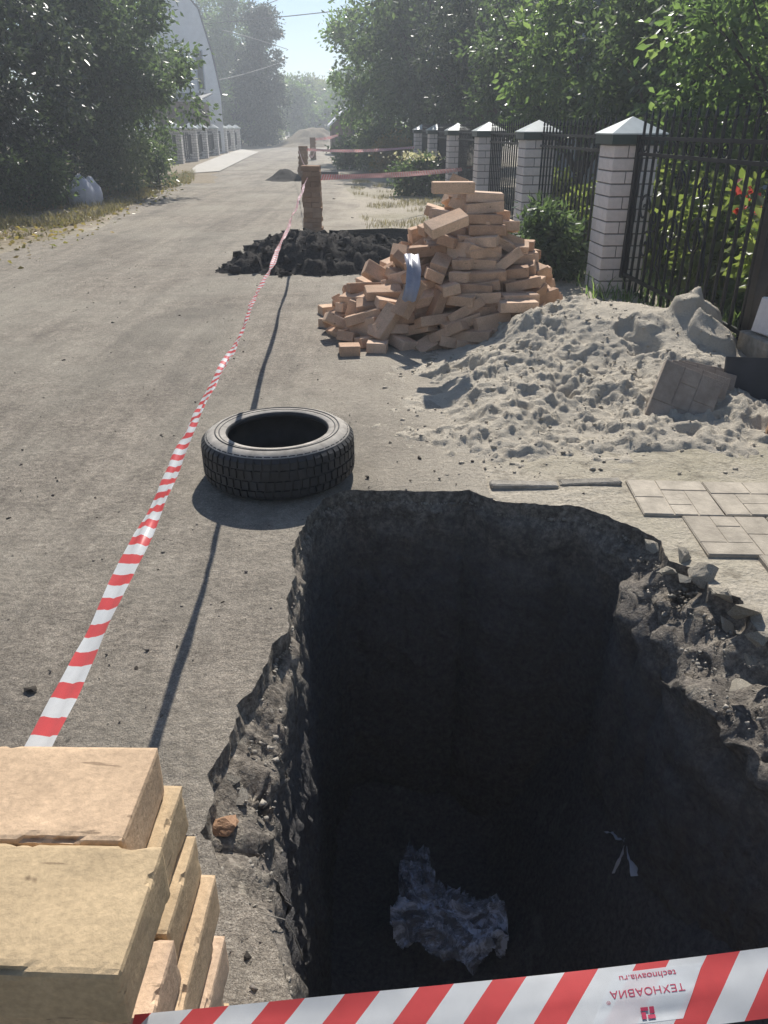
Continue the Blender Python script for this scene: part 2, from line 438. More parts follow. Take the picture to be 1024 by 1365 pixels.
def inward(r):
    nx = np.roll(r[:, :2], -1, 0) - np.roll(r[:, :2], 1, 0)
    k = np.ones(9) / 9
    nx = np.stack([np.convolve(np.concatenate([nx[-4:, i], nx[:, i], nx[:4, i]]), k, 'valid') for i in (0, 1)], 1)
    nx /= np.linalg.norm(nx, axis=1)[:, None] + 1e-9
    nn = np.stack([nx[:, 1], -nx[:, 0]], 1)
    if (nn * (r[:, :2].mean(0) - r[:, :2])).sum() < 0: nn = -nn
    return nn
RIM2 = [(-.95, 9.6, .05), (-.9, 10.7, .05), (-.62, 11.55, .04), (.1, 11.75, .04), (.62, 11.5, .05), (.7, 10.6, .05), (.45, 9.7, .06), (-.3, 9.35, .06)]
rim_b = densify(RIM2, .06)
rim_b[:, 0] += fbm(P3(rim_b[:, 0] * 4, rim_b[:, 1] * 4, 0), 4, 3) * .06; rim_b[:, 1] += fbm(P3(rim_b[:, 0] * 4, rim_b[:, 1] * 4, 4), 4, 3) * .06

def gz(x, y):
    x = np.asarray(x, float); y = np.asarray(y, float)
    a = np.clip((x - .2 + .07 * y) / 1.2, 0, 1)
    b = np.clip((-3.9 - x - .02 * y) / 1.0, 0, 1) * np.clip((23 - y) / 4, 0, 1)
    near = np.clip(40 / (np.abs(y) + 1), 0, 1)
    return (fbm(P3(x * 1.1, y * 1.1), 3, 11) * .006 + a * fbm(P3(x * 5, y * 5), 3, 21) * .008 + b * (fbm(P3(x * 1.5, y * 1.5), 4, 31) * .05 + .04)) * near

def sheet(name, outer, holes, pts, zfun, mat):
    outer = np.asarray(outer, float)
    V = [tuple(p) for p in outer]; E = [(i, (i + 1) % len(outer)) for i in range(len(outer))]
    for h in holes:
        b = len(V); V += [tuple(p[:2]) for p in h]; E += [(b + i, b + (i + 1) % len(h)) for i in range(len(h))]
    pts = np.asarray(pts, float)
    ok = in_poly(pts[:, 0], pts[:, 1], outer)
    for h in holes: ok &= ~in_poly(pts[:, 0], pts[:, 1], np.asarray(h)[:, :2])
    V += [tuple(p) for p in pts[ok]]
    r = delaunay_2d_cdt([Vector(v) for v in V], E, [], 0, 1e-5)
    vv = np.array([tuple(v) for v in r[0]]); ff = np.array([f for f in r[2]])
    c = vv[ff].mean(1); keep = in_poly(c[:, 0], c[:, 1], outer)
    for h in holes: keep &= ~in_poly(c[:, 0], c[:, 1], np.asarray(h)[:, :2])
    ff = ff[keep]
    a, b, d = vv[ff[:, 0]], vv[ff[:, 1]], vv[ff[:, 2]]
    cr = (b - a)[:, 0] * (d - a)[:, 1] - (b - a)[:, 1] * (d - a)[:, 0]
    ff[cr < 0] = ff[cr < 0][:, ::-1]
    me = mesh_np(name, np.column_stack([vv, zfun(vv[:, 0], vv[:, 1])]), ff, True)
    return tag(link(name, me, mat), kind='structure')

def grid_pts(x0, x1, y0, y1, s):
    xs, ys = np.meshgrid(np.arange(x0, x1, s), np.arange(y0, y1, s)); p = np.stack([xs.ravel(), ys.ravel()], 1)
    return p + rng.uniform(-.3, .3, p.shape) * s

far = np.array([(r * math.cos(a), r * math.sin(a) + 20) for r in (24, 40, 70, 120, 200) for a in np.linspace(0, 2 * math.pi, 40)[:-1]])
pts = np.vstack([grid_pts(-1.5, 2.6, 0, 5, .08), grid_pts(-9, 4, -2, 22, .35), far])
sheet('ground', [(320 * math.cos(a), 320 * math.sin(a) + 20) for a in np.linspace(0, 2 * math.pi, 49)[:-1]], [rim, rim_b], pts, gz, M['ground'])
# the asphalt lane, broken away round the pits
ys = np.concatenate([np.arange(-3, 16, .25), np.arange(16, 110, 1.2)])
le = np.interp(ys, [-3, 8.9, 12.2, 18, 26.4, 52, 85, 110], [-4.4, -4.25, -4.25, -5.0, -6.4, -8.9, -9.6, -10.5]) + fbm(P3(0, ys * 1.3), 4, 5) * .28
re_ = np.interp(ys, [-3, 2, 5, 9, 12, 25, 60, 110], [.3, .5, .15, .1, -.2, -1.35, -4.0, -7.6]) + fbm(P3(4, ys * 1.3), 4, 8) * .22
lane = [(x, y) for x, y in zip(le, ys)] + [(x, y) for x, y in zip(re_[::-1], ys[::-1])]
lane_np = np.array(lane)
pts = np.vstack([grid_pts(-1.5, 1, 0, 5, .08), grid_pts(-9, 1, -2, 22, .4)])
def road_sheet():
    V = [tuple(p) for p in lane]; E = [(i, (i + 1) % len(lane)) for i in range(len(lane))]
    for h in (rim, rim_b):
        b = len(V); V += [tuple(p[:2]) for p in h]; E += [(b + i, b + (i + 1) % len(h)) for i in range(len(h))]
    ok = in_poly(pts[:, 0], pts[:, 1], lane_np)
    V += [tuple(p) for p in pts[ok]]
    r = delaunay_2d_cdt([Vector(v) for v in V], E, [], 0, 1e-5)
    vv = np.array([tuple(v) for v in r[0]]); ff = np.array([f for f in r[2]]); c = vv[ff].mean(1)
    keep = in_poly(c[:, 0], c[:, 1], lane_np) & ~in_poly(c[:, 0], c[:, 1], rim[:, :2]) & ~in_poly(c[:, 0], c[:, 1], rim_b[:, :2])
    ff = ff[keep]; a, b, d = vv[ff[:, 0]], vv[ff[:, 1]], vv[ff[:, 2]]
    cr = (b - a)[:, 0] * (d - a)[:, 1] - (b - a)[:, 1] * (d - a)[:, 0]; ff[cr < 0] = ff[cr < 0][:, ::-1]
    me = mesh_np('road', np.column_stack([vv, gz(vv[:, 0], vv[:, 1]) + .004]), ff, True)
    return tag(link('road', me, M['road']), kind='structure')
road_sheet()

def pit(name, r, depth, levels, mat, crust=.045, amp=1.0, seed=0):
    n = len(r); nn = inward(r); d = r[:, 2]
    LED = 12
    zs = [0.004, -.012, -crust] + [None] * LED + list(np.linspace(-.14, -depth, levels))
    rings = []
    for k, z in enumerate(zs):
        if k == 0: off = np.zeros(n)
        elif k == 1: off = np.full(n, .003)
        elif k == 2: off = np.full(n, .004)
        elif k < 3 + LED:
            f = (k - 2) / LED; off = .004 + d * f
            z = -crust - f * (.03 + .35 * d)
        else:
            u = (k - 3 - LED) / (levels - 1)
            off = d + .004 + .05 * u; z = np.minimum(z, -crust - .03 - .35 * d - .01 * (k - 2 - LED))
        x = r[:, 0] + nn[:, 0] * off; y = r[:, 1] + nn[:, 1] * off
        if k >= 2:
            g = min(1, (k - 1) / 3) * amp
            q = P3(x * 9, y * 9, z * 9)
            dd = (fbm(q, 4, 40 + seed, .6) * .03 + (np.abs(vnoise(q * 3.1, 50)) - .3) * .02) * g
            dd = dd + d * .35 * g * vnoise(P3(x * 13, y * 13, z * 15), 77) * np.clip(1.2 + z * 3, 0, 1)
            x = x + nn[:, 0] * dd; y = y + nn[:, 1] * dd
            zz = z + fbm(q * 1.3, 3, 60) * .015 * g
            if k < 3 + LED + 3: zz = zz + np.clip(d / .1, 0, 1.3) * (fbm(P3(x * 16, y * 16, 1), 3, 62, .6) * .045 - .01) * min(1, (k - 2) / 3)
        else: zz = np.full(n, z)
        if k == 0: zz = gz(x, y) + .004
        rings.append(np.column_stack([x, y, zz]))
    V = np.vstack(rings); F = []
    i = np.arange(n); j = (i + 1) % n
    for k in range(len(zs) - 1): F.append(np.column_stack([k * n + i, k * n + j, (k + 1) * n + j, (k + 1) * n + i]))
    me = mesh_np(name, V, np.vstack(F), True)
    bm = bmesh.new(); bm.from_mesh(me); bmesh.ops.recalc_face_normals(bm, faces=bm.faces); bm.to_mesh(me); bm.free()
    me.polygons.foreach_set('use_smooth', [True] * len(me.polygons))
    return tag(link(name, me, mat), kind='structure'), rings[-1]

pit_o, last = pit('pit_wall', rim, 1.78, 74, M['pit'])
x0, x1, y0, y1 = -.75, 1.5, .1, 3.1
gx, gy = np.meshgrid(np.arange(x0, x1, .025), np.arange(y0, y1, .025))
hgt = -1.72 + fbm(P3(gx * 2.5, gy * 2.5), 5, 71, .55) * .07 + np.clip(fbm(P3(gx * 9, gy * 9), 3, 75), 0, 1) * .05
sl_ = np.clip((gx - .42) / .6, 0, 1); hgt += .95 * sl_ * sl_ * (3 - 2 * sl_) + .2 * np.exp(-((gy - 2.8) / .2) ** 2)
def grid_mesh(name, gx, gy, hz):
    r, c = gx.shape; idx = np.arange(r * c).reshape(r, c)
    F = np.stack([idx[:-1, :-1], idx[:-1, 1:], idx[1:, 1:], idx[1:, :-1]], -1).reshape(-1, 4)
    return mesh_np(name, np.column_stack([gx.ravel(), gy.ravel(), hz.ravel()]), F, True)
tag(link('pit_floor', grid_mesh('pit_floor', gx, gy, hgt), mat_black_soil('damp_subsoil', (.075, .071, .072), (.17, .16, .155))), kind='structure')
def floor_z(x, y):
    return float(hgt[int(np.clip((y - y0) / .025, 0, hgt.shape[0] - 1)), int(np.clip((x - x0) / .025, 0, hgt.shape[1] - 1))])
def hit_floor(px, py):
    z = -.5
    while z > -1.75:
        p = un(px, py, z)
        if p.z <= floor_z(p.x, p.y): break
        z -= .01
    return p
pit('far_pit_wall', rim_b, .9, 22, M['soil'], amp=1.8, seed=3)
gx2, gy2 = np.meshgrid(np.arange(-1.2, 1.0, .08), np.arange(9.1, 12.0, .08))
tag(link('far_pit_floor', grid_mesh('far_pit_floor', gx2, gy2, -.86 + fbm(P3(gx2 * 2, gy2 * 2), 4, 3) * .1), M['soil']), kind='structure')
# concrete apron in front of the left-hand fence
ap = [un(250, 232)[:2], un(293, 229)[:2], un(345, 203)[:2], un(322, 199)[:2], un(300, 206)[:2], un(262, 221)[:2]]
sheet('pavement', ap, [], grid_pts(-12, -4, 20, 60, 2.0), lambda x, y: x * 0 + .025, M['concrete'])

# ------------------------------------------------------------------ heaps
def heap(name, x0, x1, y0, y1, s, hf, mat, label, cat):
    gx, gy = np.meshgrid(np.arange(x0, x1, s), np.arange(y0, y1, s)); hz = hf(gx, gy)
    r, c = gx.shape; idx = np.arange(r * c).reshape(r, c)
    F = np.stack([idx[:-1, :-1], idx[:-1, 1:], idx[1:, 1:], idx[1:, :-1]], -1).reshape(-1, 4)
    keep = (hz.ravel()[F].max(1) > -.015)
    me = mesh_np(name, np.column_stack([gx.ravel(), gy.ravel(), hz.ravel()]), F[keep], True)
    bm = bmesh.new(); bm.from_mesh(me); bmesh.ops.delete(bm, geom=[v for v in bm.verts if not v.link_faces], context='VERTS'); bm.to_mesh(me); bm.free()
    return tag(link(name, me, mat, smooth=True), label, cat)

def gauss(x, y, cx, cy, sx, sy, a=0):
    c, s_ = math.cos(a), math.sin(a); u = (x - cx) * c + (y - cy) * s_; v = -(x - cx) * s_ + (y - cy) * c
    return np.exp(-(u / sx) ** 2 - (v / sy) ** 2)

def sstep(v, a, b):
    t = np.clip((v - a) / (b - a), 0, 1); return t * t * (3 - 2 * t)
def sand_h(x, y):
    wx = x + fbm(P3(x * 2.2, y * 2.2), 3, 81) * .16; wy = y + fbm(P3(x * 2.2, y * 2.2, 5), 3, 82) * .16
    h = .30 * gauss(wx, wy, 1.7, 4.8, .52, .72) + .22 * gauss(wx, wy, 1.1, 4.9, .5, .6) + .10 * gauss(wx, wy, .6, 4.4, .55, .6) + .075 * gauss(wx, wy, .9, 3.6, .8, .5)
    h += .13 * gauss(wx, wy, 1.9, 4.62, .17, .25) + .10 * gauss(wx, wy, 1.75, 3.95, .5, .45)
    body = np.clip(h / .07, 0, 1); q = P3(x, y)
    n1 = fbm(q * 3.3, 3, 90, .55); n2 = fbm(q * 7.5 + 3, 3, 91, .55); n3 = fbm(q * 17, 3, 92, .6); n4 = fbm(q * 40, 2, 93)
    n5 = fbm(q * 30, 3, 94, .6)
    lumps = sstep(n1, -.1, .35) * .04 + sstep(n2, .05, .28) * .020 + sstep(n3, .08, .3) * .018 + sstep(n5, .05, .35) * .011 + n4 * .004 + fbm(q * 2, 2, 97, ridged=True) * .018
    msk = .3 + .7 * sstep(fbm(q * 1.25 + 4, 2, 98), -.25, .25); flat_ = 1 - .8 * gauss(x, y, 1.72, 4.35, .22, .16) - .6 * gauss(x, y, 1.35, 4.8, .2, .15)
    lumps = lumps * msk * np.clip(flat_, .15, 1)
    holes = -sstep(fbm(q * 4.2 + 7, 2, 99), .26, .5) * .06
    peak = sstep(gauss(x, y, 1.79, 4.62, .09, .10), .25, .6) * .07 + sstep(gauss(x, y, 1.93, 4.66, .12, .10), .3, .7) * .05 + sstep(gauss(x, y, 1.88, 4.40, .15, .13), .3, .6) * .06 + sstep(gauss(x, y, 1.5, 4.5, .16, .10), .3, .6) * .03
    return h - .035 + body * (lumps - .03 + holes) + peak + (1 - body) * (n2 * .010 + sstep(n3, .12, .35) * .010 + sstep(n5, .15, .4) * .008)
heap('sand_heap', -.2, 2.5, 2.8, 6.5, .010, sand_h, M['sand'], 'long lumpy heap of pale grey sand beside the iron gate', 'sand heap')

def soil_h(x, y):
    h = .25 * gauss(x, y, -1.0, 9.3, .45, .9) + .19 * gauss(x, y, -.45, 8.5, .55, .55) + .12 * gauss(x, y, .15, 8.6, .5, .5) + .1 * gauss(x, y, .0, 9.1, .5, .35)
    h += .12 * gauss(x, y, -.85, 8.3, .5, .4) + .05 * gauss(x, y, -1.45, 8.1, .35, .4)
    body = np.clip(h / .08, 0, 1); q = P3(x * 5, y * 5)
    n1 = fbm(q * .9, 4, 140, .6); n2 = fbm(q * 2.2, 3, 145); n3 = fbm(q * 4.5, 2, 147)
    return h - .07 + body * (n1 * .06 + sstep(n1, 0, .25) * .045 + sstep(n2, .0, .28) * .04 + sstep(n3, .05, .35) * .025) + (1 - body) * n2 * .03
heap('soil_heap', -2.3, 1.2, 7.2, 11.2, .028, soil_h, M['soil'], 'low lumpy heap of black dug earth beside the small far pit', 'earth heap')
def soil2_h(x, y):
    h = .35 * gauss(x, y, -2.75, 23.4, .4, .7) + .2 * gauss(x, y, -2.1, 24.6, .6, .5)
    return h - .06 + fbm(P3(x * 4, y * 4), 4, 150, .6) * .09 * np.clip(h / .08, 0, 1)
heap('soil_heap', -3.6, -1, 22, 26, .06, soil2_h, M['soil'], 'small black earth heap at the foot of the dark leaning brick stack', 'earth heap')
def soil3_h(x, y):
    h = 1.15 * gauss(x, y, -6.2, 66, 1.6, 2.2) + .9 * gauss(x, y, -4.7, 67, 1.3, 2)
    return h - .1 + fbm(P3(x * 1.5, y * 1.5), 4, 155, .6) * .2 * np.clip(h / .15, 0, 1)
heap('earth_mound', -10, -2, 60, 72, .16, soil3_h, M['ground'], 'pale dusty earth mound at the far end of the lane', 'earth mound')

# ------------------------------------------------------------------ bricks
def brick_mesh(name, L=.25, W=.12, H=.065, bev=.004, chip=.002, sub=0, seed=0):
    bm = bmesh.new(); bmesh.ops.create_cube(bm, size=1); bmesh.ops.scale(bm, vec=(L, W, H), verts=bm.verts)
    if sub:
        bm.clear(); c = .0052; vm = {}
        dims = [max(2, int(q / c)) for q in (L, W, H)]
        def vert(i, j, k):
            if (i, j, k) not in vm: vm[(i, j, k)] = bm.verts.new(((i / dims[0] - .5) * L, (j / dims[1] - .5) * W, (k / dims[2] - .5) * H))
            return vm[(i, j, k)]
        for ax in range(3):
            u, v = [q for q in range(3) if q != ax]
            for side in (0, dims[ax]):
                for i in range(dims[u]):
                    for j in range(dims[v]):
                        q = []
                        for du, dv in ((0, 0), (1, 0), (1, 1), (0, 1)):
                            t_ = [0, 0, 0]; t_[ax] = side; t_[u] = i + du; t_[v] = j + dv; q.append(vert(*t_))
                        bm.faces.new(q)
        bmesh.ops.recalc_face_normals(bm, faces=bm.faces)
        co = np.array([v.co for v in bm.verts]); hd = np.array([L, W, H]) / 2
        ex = hd - np.abs(co); edge = np.sort(ex, 1)[:, 1]; q = co * 30 + seed * 3.7
        ch = np.clip(fbm(q, 4, seed, .6) - .12, 0, 1) * np.exp(-edge / .005) * .016 + np.exp(-edge / .0025) * .0014
        co = co - np.sign(co) * ch[:, None] * np.exp(-ex / .004)
        co += np.stack([fbm(q * .4 + k * 9, 4, seed + 3) for k in range(3)], 1) * .0016
        for v, c_ in zip(bm.verts, co): v.co = c_
    else:
        r = random.Random(seed)
        bmesh.ops.bevel(bm, geom=list(bm.edges), offset=bev, segments=1, affect='EDGES')
        for v in bm.verts: v.co += Vector((r.uniform(-1, 1), r.uniform(-1, 1), r.uniform(-1, 1))) * chip
    me = bpy.data.meshes.new(name); bm.to_mesh(me); bm.free()
    return me
BR = [brick_mesh('brick', seed=i, bev=random.uniform(.003, .007)) for i in range(6)]
BRH = [brick_mesh('half_brick', L=.13, seed=i + 20) for i in range(2)]

def place_brick(me, mat, loc, rot, label, group, name='brick'):
    key = (me.name, mat.name)
    if key not in _bm:
        m2 = me.copy(); m2.materials.clear(); m2.materials.append(mat); _bm[key] = m2
    o = bpy.data.objects.new(name, _bm[key]); COL.objects.link(o); o.location = loc; o.rotation_euler = rot
    return tag(o, label, 'brick', group)
_bm = {}

# dry stack in the foreground: eleven layers, two bricks each, turned every other layer
NEAR = [brick_mesh('brick', sub=14, seed=s) for s in range(5)]
right = [-.205, -.207, -.200, -.203, -.199, -.204, -.201, -.198, -.206, -.226, -.215]
for k in range(11):
    z = .0325 + .065 * k + .002; me = NEAR[k % 5] if k > 4 else BR[k % 6]
    rx = right[k]; j = random.uniform(-.012, .012)
    if k % 2 == 0:      # lengthwise across
        for b in (0, 1):
            xx = rx - .125 + (random.uniform(-.012, .006) if k < 10 else 0)
            if k == 10: xx = (-.327 if b == 0 else -.363)
            lab = 'cream brick in the foreground brick stack at the pit edge'
            if k == 10: lab = ('cream yellow brick on top of the foreground stack' if b == 0 else 'pinkish cream brick on top of the foreground stack, beside the cream yellow one')
            o = place_brick(NEAR[b] if k == 10 else me, M['brick_cream'], (xx, .434 + .1225 * b, z), (0, 0, -.035 + (0 if k < 10 else (-.015, .008)[b]) + random.uniform(-.02, .02)), lab, 'bricks of the foreground stack')
    else:
        for b in (0, 1):
            place_brick(NEAR[(k + b) % 5] if k > 4 else me, M['brick_cream'], (rx - .06 - .123 * b, .498 + j, z), (0, 0, math.pi / 2 - .03 + random.uniform(-.02, .02)), 'cream brick in the foreground brick stack at the pit edge', 'bricks of the foreground stack')

def stack(cx, cy, layers, mat, label, group, rz0=0, lean=0, pair=True, jitter=.01):
    for k in range(layers):
        z = .0325 + .065 * k + .001
        a = rz0 + (0 if k % 2 == 0 else math.pi / 2) + random.uniform(-.05, .05)
        dx, dy = -math.sin(a) * .061, math.cos(a) * .061
        ox = cx + random.uniform(-jitter, jitter) + lean * k; oy = cy + random.uniform(-jitter, jitter)
        for s in (-1, 1): place_brick(BR[random.randrange(6)], mat, (ox + s * dx, oy + s * dy, z), (0, 0, a), label, group)
FS = un(418, 309)
stack(FS.x, FS.y, 13, M['brick_far'], 'brown brick in the stack standing by the black earth heap', 'bricks of the stack by the black earth heap')
def far_stack(cx, cy, layers, label, lean=0.0):
    """too far away to pick bricks apart: one object"""
    t = MB(); r = random.Random(int(cy * 10))
    for k in range(layers):
        a = (k % 2) * math.pi / 2 + r.uniform(-.08, .08)
        for s_ in (-1, 1):
            Mx = Matrix.Translation((cx + r.uniform(-.02, .02) + lean * k, cy + r.uniform(-.02, .02), .0325 + .0655 * k)) @ Matrix.Rotation(a, 4, 'Z') @ Matrix.Translation((0, s_ * .061, 0))
            t.box((-.124, -.059, -.0318), (.124, .059, .0318), Mx)
    return tag(t.build('brick_stack', M['brick_far']), label, 'brick stack', None)
F2 = un(404, 239); o = far_stack(F2.x, F2.y, 13, 'dark leaning brick stack, second up the lane, beside the small earth heap', .003); o['kind'] = 'thing'; del o['kind']
F3 = un(418, 213); far_stack(F3.x, F3.y, 14, 'small far brick stack, third up the lane, with the flying tape end')

o = MB().box((-.02, -.02, -.3), (.02, .02, .8)).build('stake', M['wood']); o.location = (1.66, .66, 0); tag(o, 'raw wooden stake holding the end of the near tape', 'stake')
# tumbled brick heap
PC = Vector((.48, 5.75))
def pile_h(x, y):
    """height of the heap's surface"""
    d = math.hypot((x - .58) / .72, (y - 5.75) / .85)
    h = .98 * max(0, 1 - d) ** .72 if d < 1 else 0
    d2 = math.hypot((x - .02) / .44, (y - 5.6) / .6)
    return max(h, .42 * max(0, 1 - d2) ** .6 if d2 < 1 else 0)
cnt = 0
lab = 'loose tan brick in the tall tumbled brick heap by the fence'
grp = 'bricks of the tumbled heap'
rr = random.Random(21)
def zone(x, y, z, roll, tilt, yaw):
    st = 'standing on its edge' if abs(roll) > 1 else ('tipped steeply' if abs(tilt) > .4 else ('turned end on' if 1.05 < yaw % math.pi < 2.1 else ('set askew' if abs(yaw) > .3 else 'lying flat')))
    if z > .68: w_ = 'near the crown of the brick heap'
    elif x < .12: w_ = 'in the heap skirt by the black earth'
    elif x > .95: w_ = 'on the sand side of the brick heap'
    else: w_ = ('low on the front of' if z < .25 else ('halfway up' if z < .48 else 'in the upper part of')) + ' the tall brick heap'
    return 'loose tan brick ' + st + ' ' + w_
layers = 15
for L in range(layers):
    z = .034 + L * .0655
    # outline of this layer: march angles, put bricks along it, then one ring inside
    tries = 0; placed = []
    nmax = 34
    for t in range(420):
        a = rr.uniform(0, 2 * math.pi)
        # find radius where the surface height equals z
        lo, hi = 0, 1.25
        for _ in range(14):
            m_ = (lo + hi) / 2
            if pile_h(.52 + m_ * math.cos(a), 5.7 + m_ * math.sin(a)) > z: lo = m_
            else: hi = m_
        rad = lo - .06 - (0 if rr.random() < .72 else rr.uniform(.1, .2))
        if rad < 0 and L < layers - 2: continue
        rad = max(rad, 0)
        x = .52 + rad * math.cos(a) + rr.uniform(-.03, .03); y = 5.7 + rad * math.sin(a) + rr.uniform(-.03, .03)
        if y > 5.9: continue
        if any(math.hypot(x - q[0], y - q[1]) < .148 for q in placed): continue
        placed.append((x, y))
        neat = x > .62 and rr.random() < .3
        yaw = rr.gauss(0, .22) if neat else rr.choice([rr.uniform(-.7, .7), rr.uniform(-.7, .7), rr.uniform(0, math.pi)])
        tilt = rr.gauss(0, .06) if neat else rr.gauss(0, .26)
        roll = rr.gauss(0, .06) if neat else rr.gauss(0, .27)
        if not neat and rr.random() < .13: roll += math.pi / 2
        if not neat and rr.random() < .08: tilt += rr.choice([-1, 1]) * rr.uniform(.5, 1.0)
        place_brick(rr.choice(BR) if rr.random() < .9 else rr.choice(BRH), M['brick_tan'], (x, y, z + rr.uniform(-.006, .008)), (roll, tilt, yaw), zone(x, y, z, roll, tilt, yaw), grp); cnt += 1
        if len(placed) > nmax: break
# single bricks that can be told apart
for px, py, z, rot, lb in [
    (604, 250, .98, (0, 0, .05), 'tan brick lying level on the very top of the brick heap'),
    (466, 466, .034, (0, 0, .12), 'short tan brick lying alone on the ground in front of the brick heap'),
    (503, 462, .034, (0, 0, -.1), 'short tan brick end on at the foot of the brick heap'),
    (477, 436, .05, (.1, .1, 1.2), 'tan brick tipped on the ground at the near left foot of the heap'),
    (447, 412, .034, (0, 0, .4), 'tan brick strayed from the heap towards the black earth'),
    (514, 430, .13, (.25, -.85, .6), 'tan brick standing slantwise against the front of the heap'),
    (545, 398, .2, (.2, -1.0, .5), 'tan brick propped upright beside the grey plastic sheet in the heap'),
    (612, 452, .05, (.1, -.35, .4), 'tan brick half sunk in sand at the front of the heap'),
    (690, 408, .12, (0, 0, .1), 'bright tan brick lying square at the sand side of the heap'),
    (595, 298, .78, (.35, -.3, .35), 'long pale brick slanting across the upper front of the heap')]:
    p = un(px, py, z)
    if z > .1 and p.y > 5.05: p = at(px, py, 5.05 if z < .5 else 5.45)
    place_brick(BRH[0] if 'short' in lb else BR[1], M['brick_tan'], p, rot, lb, None)
# squared courses at the right front of the heap, as they were thrown down in rows
for c in range(14):
    z = .034 + .0655 * c
    if rr.random() < .25: continue
    for b in range(2 if c < 5 else 1):
        x = .60 + b * .25 + rr.uniform(-.03, .03) + .006 * c; y = 5.0 + .045 * c + rr.uniform(-.02, .02)
        place_brick(rr.choice(BR), M['brick_tan'], (x, y, z), (rr.gauss(0, .05), rr.gauss(0, .06), rr.gauss(0, .18)), 'tan brick laid nearly square in the rows on the front of the brick heap', 'squared bricks of the heap')
print('pile bricks', cnt)
# grey film trapped in the heap
t = MB(); pts_ = [at(548, 338, 5.2), at(552, 358, 5.1), at(550, 380, 5.02), at(545, 400, 4.97)]
V = []; F = []
for i, p in enumerate(pts_):
    for j in range(5):
        V.append(p + Vector(((j - 2) * .022 + rr.uniform(-.006, .006), -.03 + .02 * math.sin(j * 2.1 + i), rr.uniform(-.01, .01))))
for i in range(3):
    for j in range(4): F.append((i * 5 + j, i * 5 + j + 1, i * 5 + j + 6, i * 5 + j + 5))
o = link('plastic_sheet', mesh_py('plastic_sheet', V, F, True), simple('grey_plastic_sheet', (.33, .34, .40), .4, .15)); o.modifiers.new('t', 'SOLIDIFY').thickness = .004
tag(o, 'grey strip of plastic sheet caught between bricks of the heap', 'plastic sheet')

# ------------------------------------------------------------------ tyres
def make_tyre(Ro=.305, wd=.205, label='', detail=True):
    root = empty('tyre', (0, 0, 0), 0, label, 'tyre', None)
    ri = .205
    prof = [(ri + .006, .030), (ri - .004, .020), (ri + .004, .006), (ri + .022, .004), (ri + .045, .0), (Ro - .035, .004), (Ro - .012, .018), (Ro - .003, .04), (Ro, wd / 2)]
    prof = prof + [(r_, wd - z) for r_, z in reversed(prof[:-1])]
    inner = [(ri + .02, wd - .03), (Ro - .03, wd - .035), (Ro - .014, wd / 2), (Ro - .03, .035), (ri + .02, .03)]
    loop = prof + inner; n = 120; V = []; F = []
    for i in range(n):
        a = 2 * math.pi * i / n
        for r_, z in loop: V.append((r_ * math.cos(a), r_ * math.sin(a), z))
    m = len(loop)
    for i in range(n):
        for k in range(m): F.append((i * m + k, ((i + 1) % n) * m + k, ((i + 1) % n) * m + (k + 1) % m, i * m + (k + 1) % m))
    body = link('carcass', mesh_py('carcass', V, F, True), M['rubber'], root); body.data.materials.append(M['rubber_dust_sheen'])
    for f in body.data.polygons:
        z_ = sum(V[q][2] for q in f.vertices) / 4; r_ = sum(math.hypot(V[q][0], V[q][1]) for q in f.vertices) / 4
        if z_ > wd - .012 and r_ < Ro - .005: f.material_index = 1  # upper sidewall: dust plus the sun's sheen put into the colour
    # tread: rows of blocks round the outside, shoulder lugs lapping onto the sidewall
    t = MB(); nb = 58
    for i in range(nb):
        a0 = 2 * math.pi * i / nb; a1 = a0 + 2 * math.pi / nb * .74
        for zs in (0, 1):
            pr = [(Ro - .02, .012), (Ro + .003, .034), (Ro + .006, .058), (Ro - .004, .058), (Ro - .018, .03)]
            if zs: pr = [(r_, wd - z) for r_, z in pr]
            V = [(r_ * math.cos(a), r_ * math.sin(a), z) for a in (a0, a1) for r_, z in pr]
            F = [(k, (k + 1) % 5, 5 + (k + 1) % 5, 5 + k) for k in range(5)] + [(0, 1, 2, 3, 4), (9, 8, 7, 6, 5)]
            t.add(V, F)
        for z0, z1, sh in ((.064, .098, .03), (.107, .141, -.02)):
            V = []
            for a in (a0 + sh, a1 + sh):
                for r_, z in ((Ro - .004, z0), (Ro + .006, z0), (Ro + .006, z1), (Ro - .004, z1)): V.append((r_ * math.cos(a), r_ * math.sin(a), z))
            t.add(V, [(0, 1, 5, 4), (1, 2, 6, 5), (2, 3, 7, 6), (3, 0, 4, 7), (0, 3, 2, 1), (4, 5, 6, 7)])
    t.build('tread', M['rubber'], root)
    # raised rib on the sidewall
    t = MB()
    for rr_, z in ((Ro - .055, wd + .0005), (ri + .03, wd - .003)):
        V = []; F = []; k = 90
        for i in range(k):
            a = 2 * math.pi * i / k
            for q in range(4): V.append(((rr_ + .003 * math.cos(q * math.pi / 2)) * math.cos(a), (rr_ + .003 * math.cos(q * math.pi / 2)) * math.sin(a), z + .0025 * math.sin(q * math.pi / 2)))
        for i in range(k):
            for q in range(4): F.append((i * 4 + q, ((i + 1) % k) * 4 + q, ((i + 1) % k) * 4 + (q + 1) % 4, i * 4 + (q + 1) % 4))
        t.add(V, F)
    t.build('sidewall_rib', M['rubber'], root, smooth=True)
    return root
ty = make_tyre(label='old black car tyre lying flat on the asphalt at the corner of the pit')
ty.location = (-.432, 2.955, .004); ty.rotation_euler = (0, R(-.6), 0)
p = un(437, 238)
t2 = dup(ty, (p.x, p.y, 0), .7, 'small black tyre lying flat beside the second brick stack up the lane')

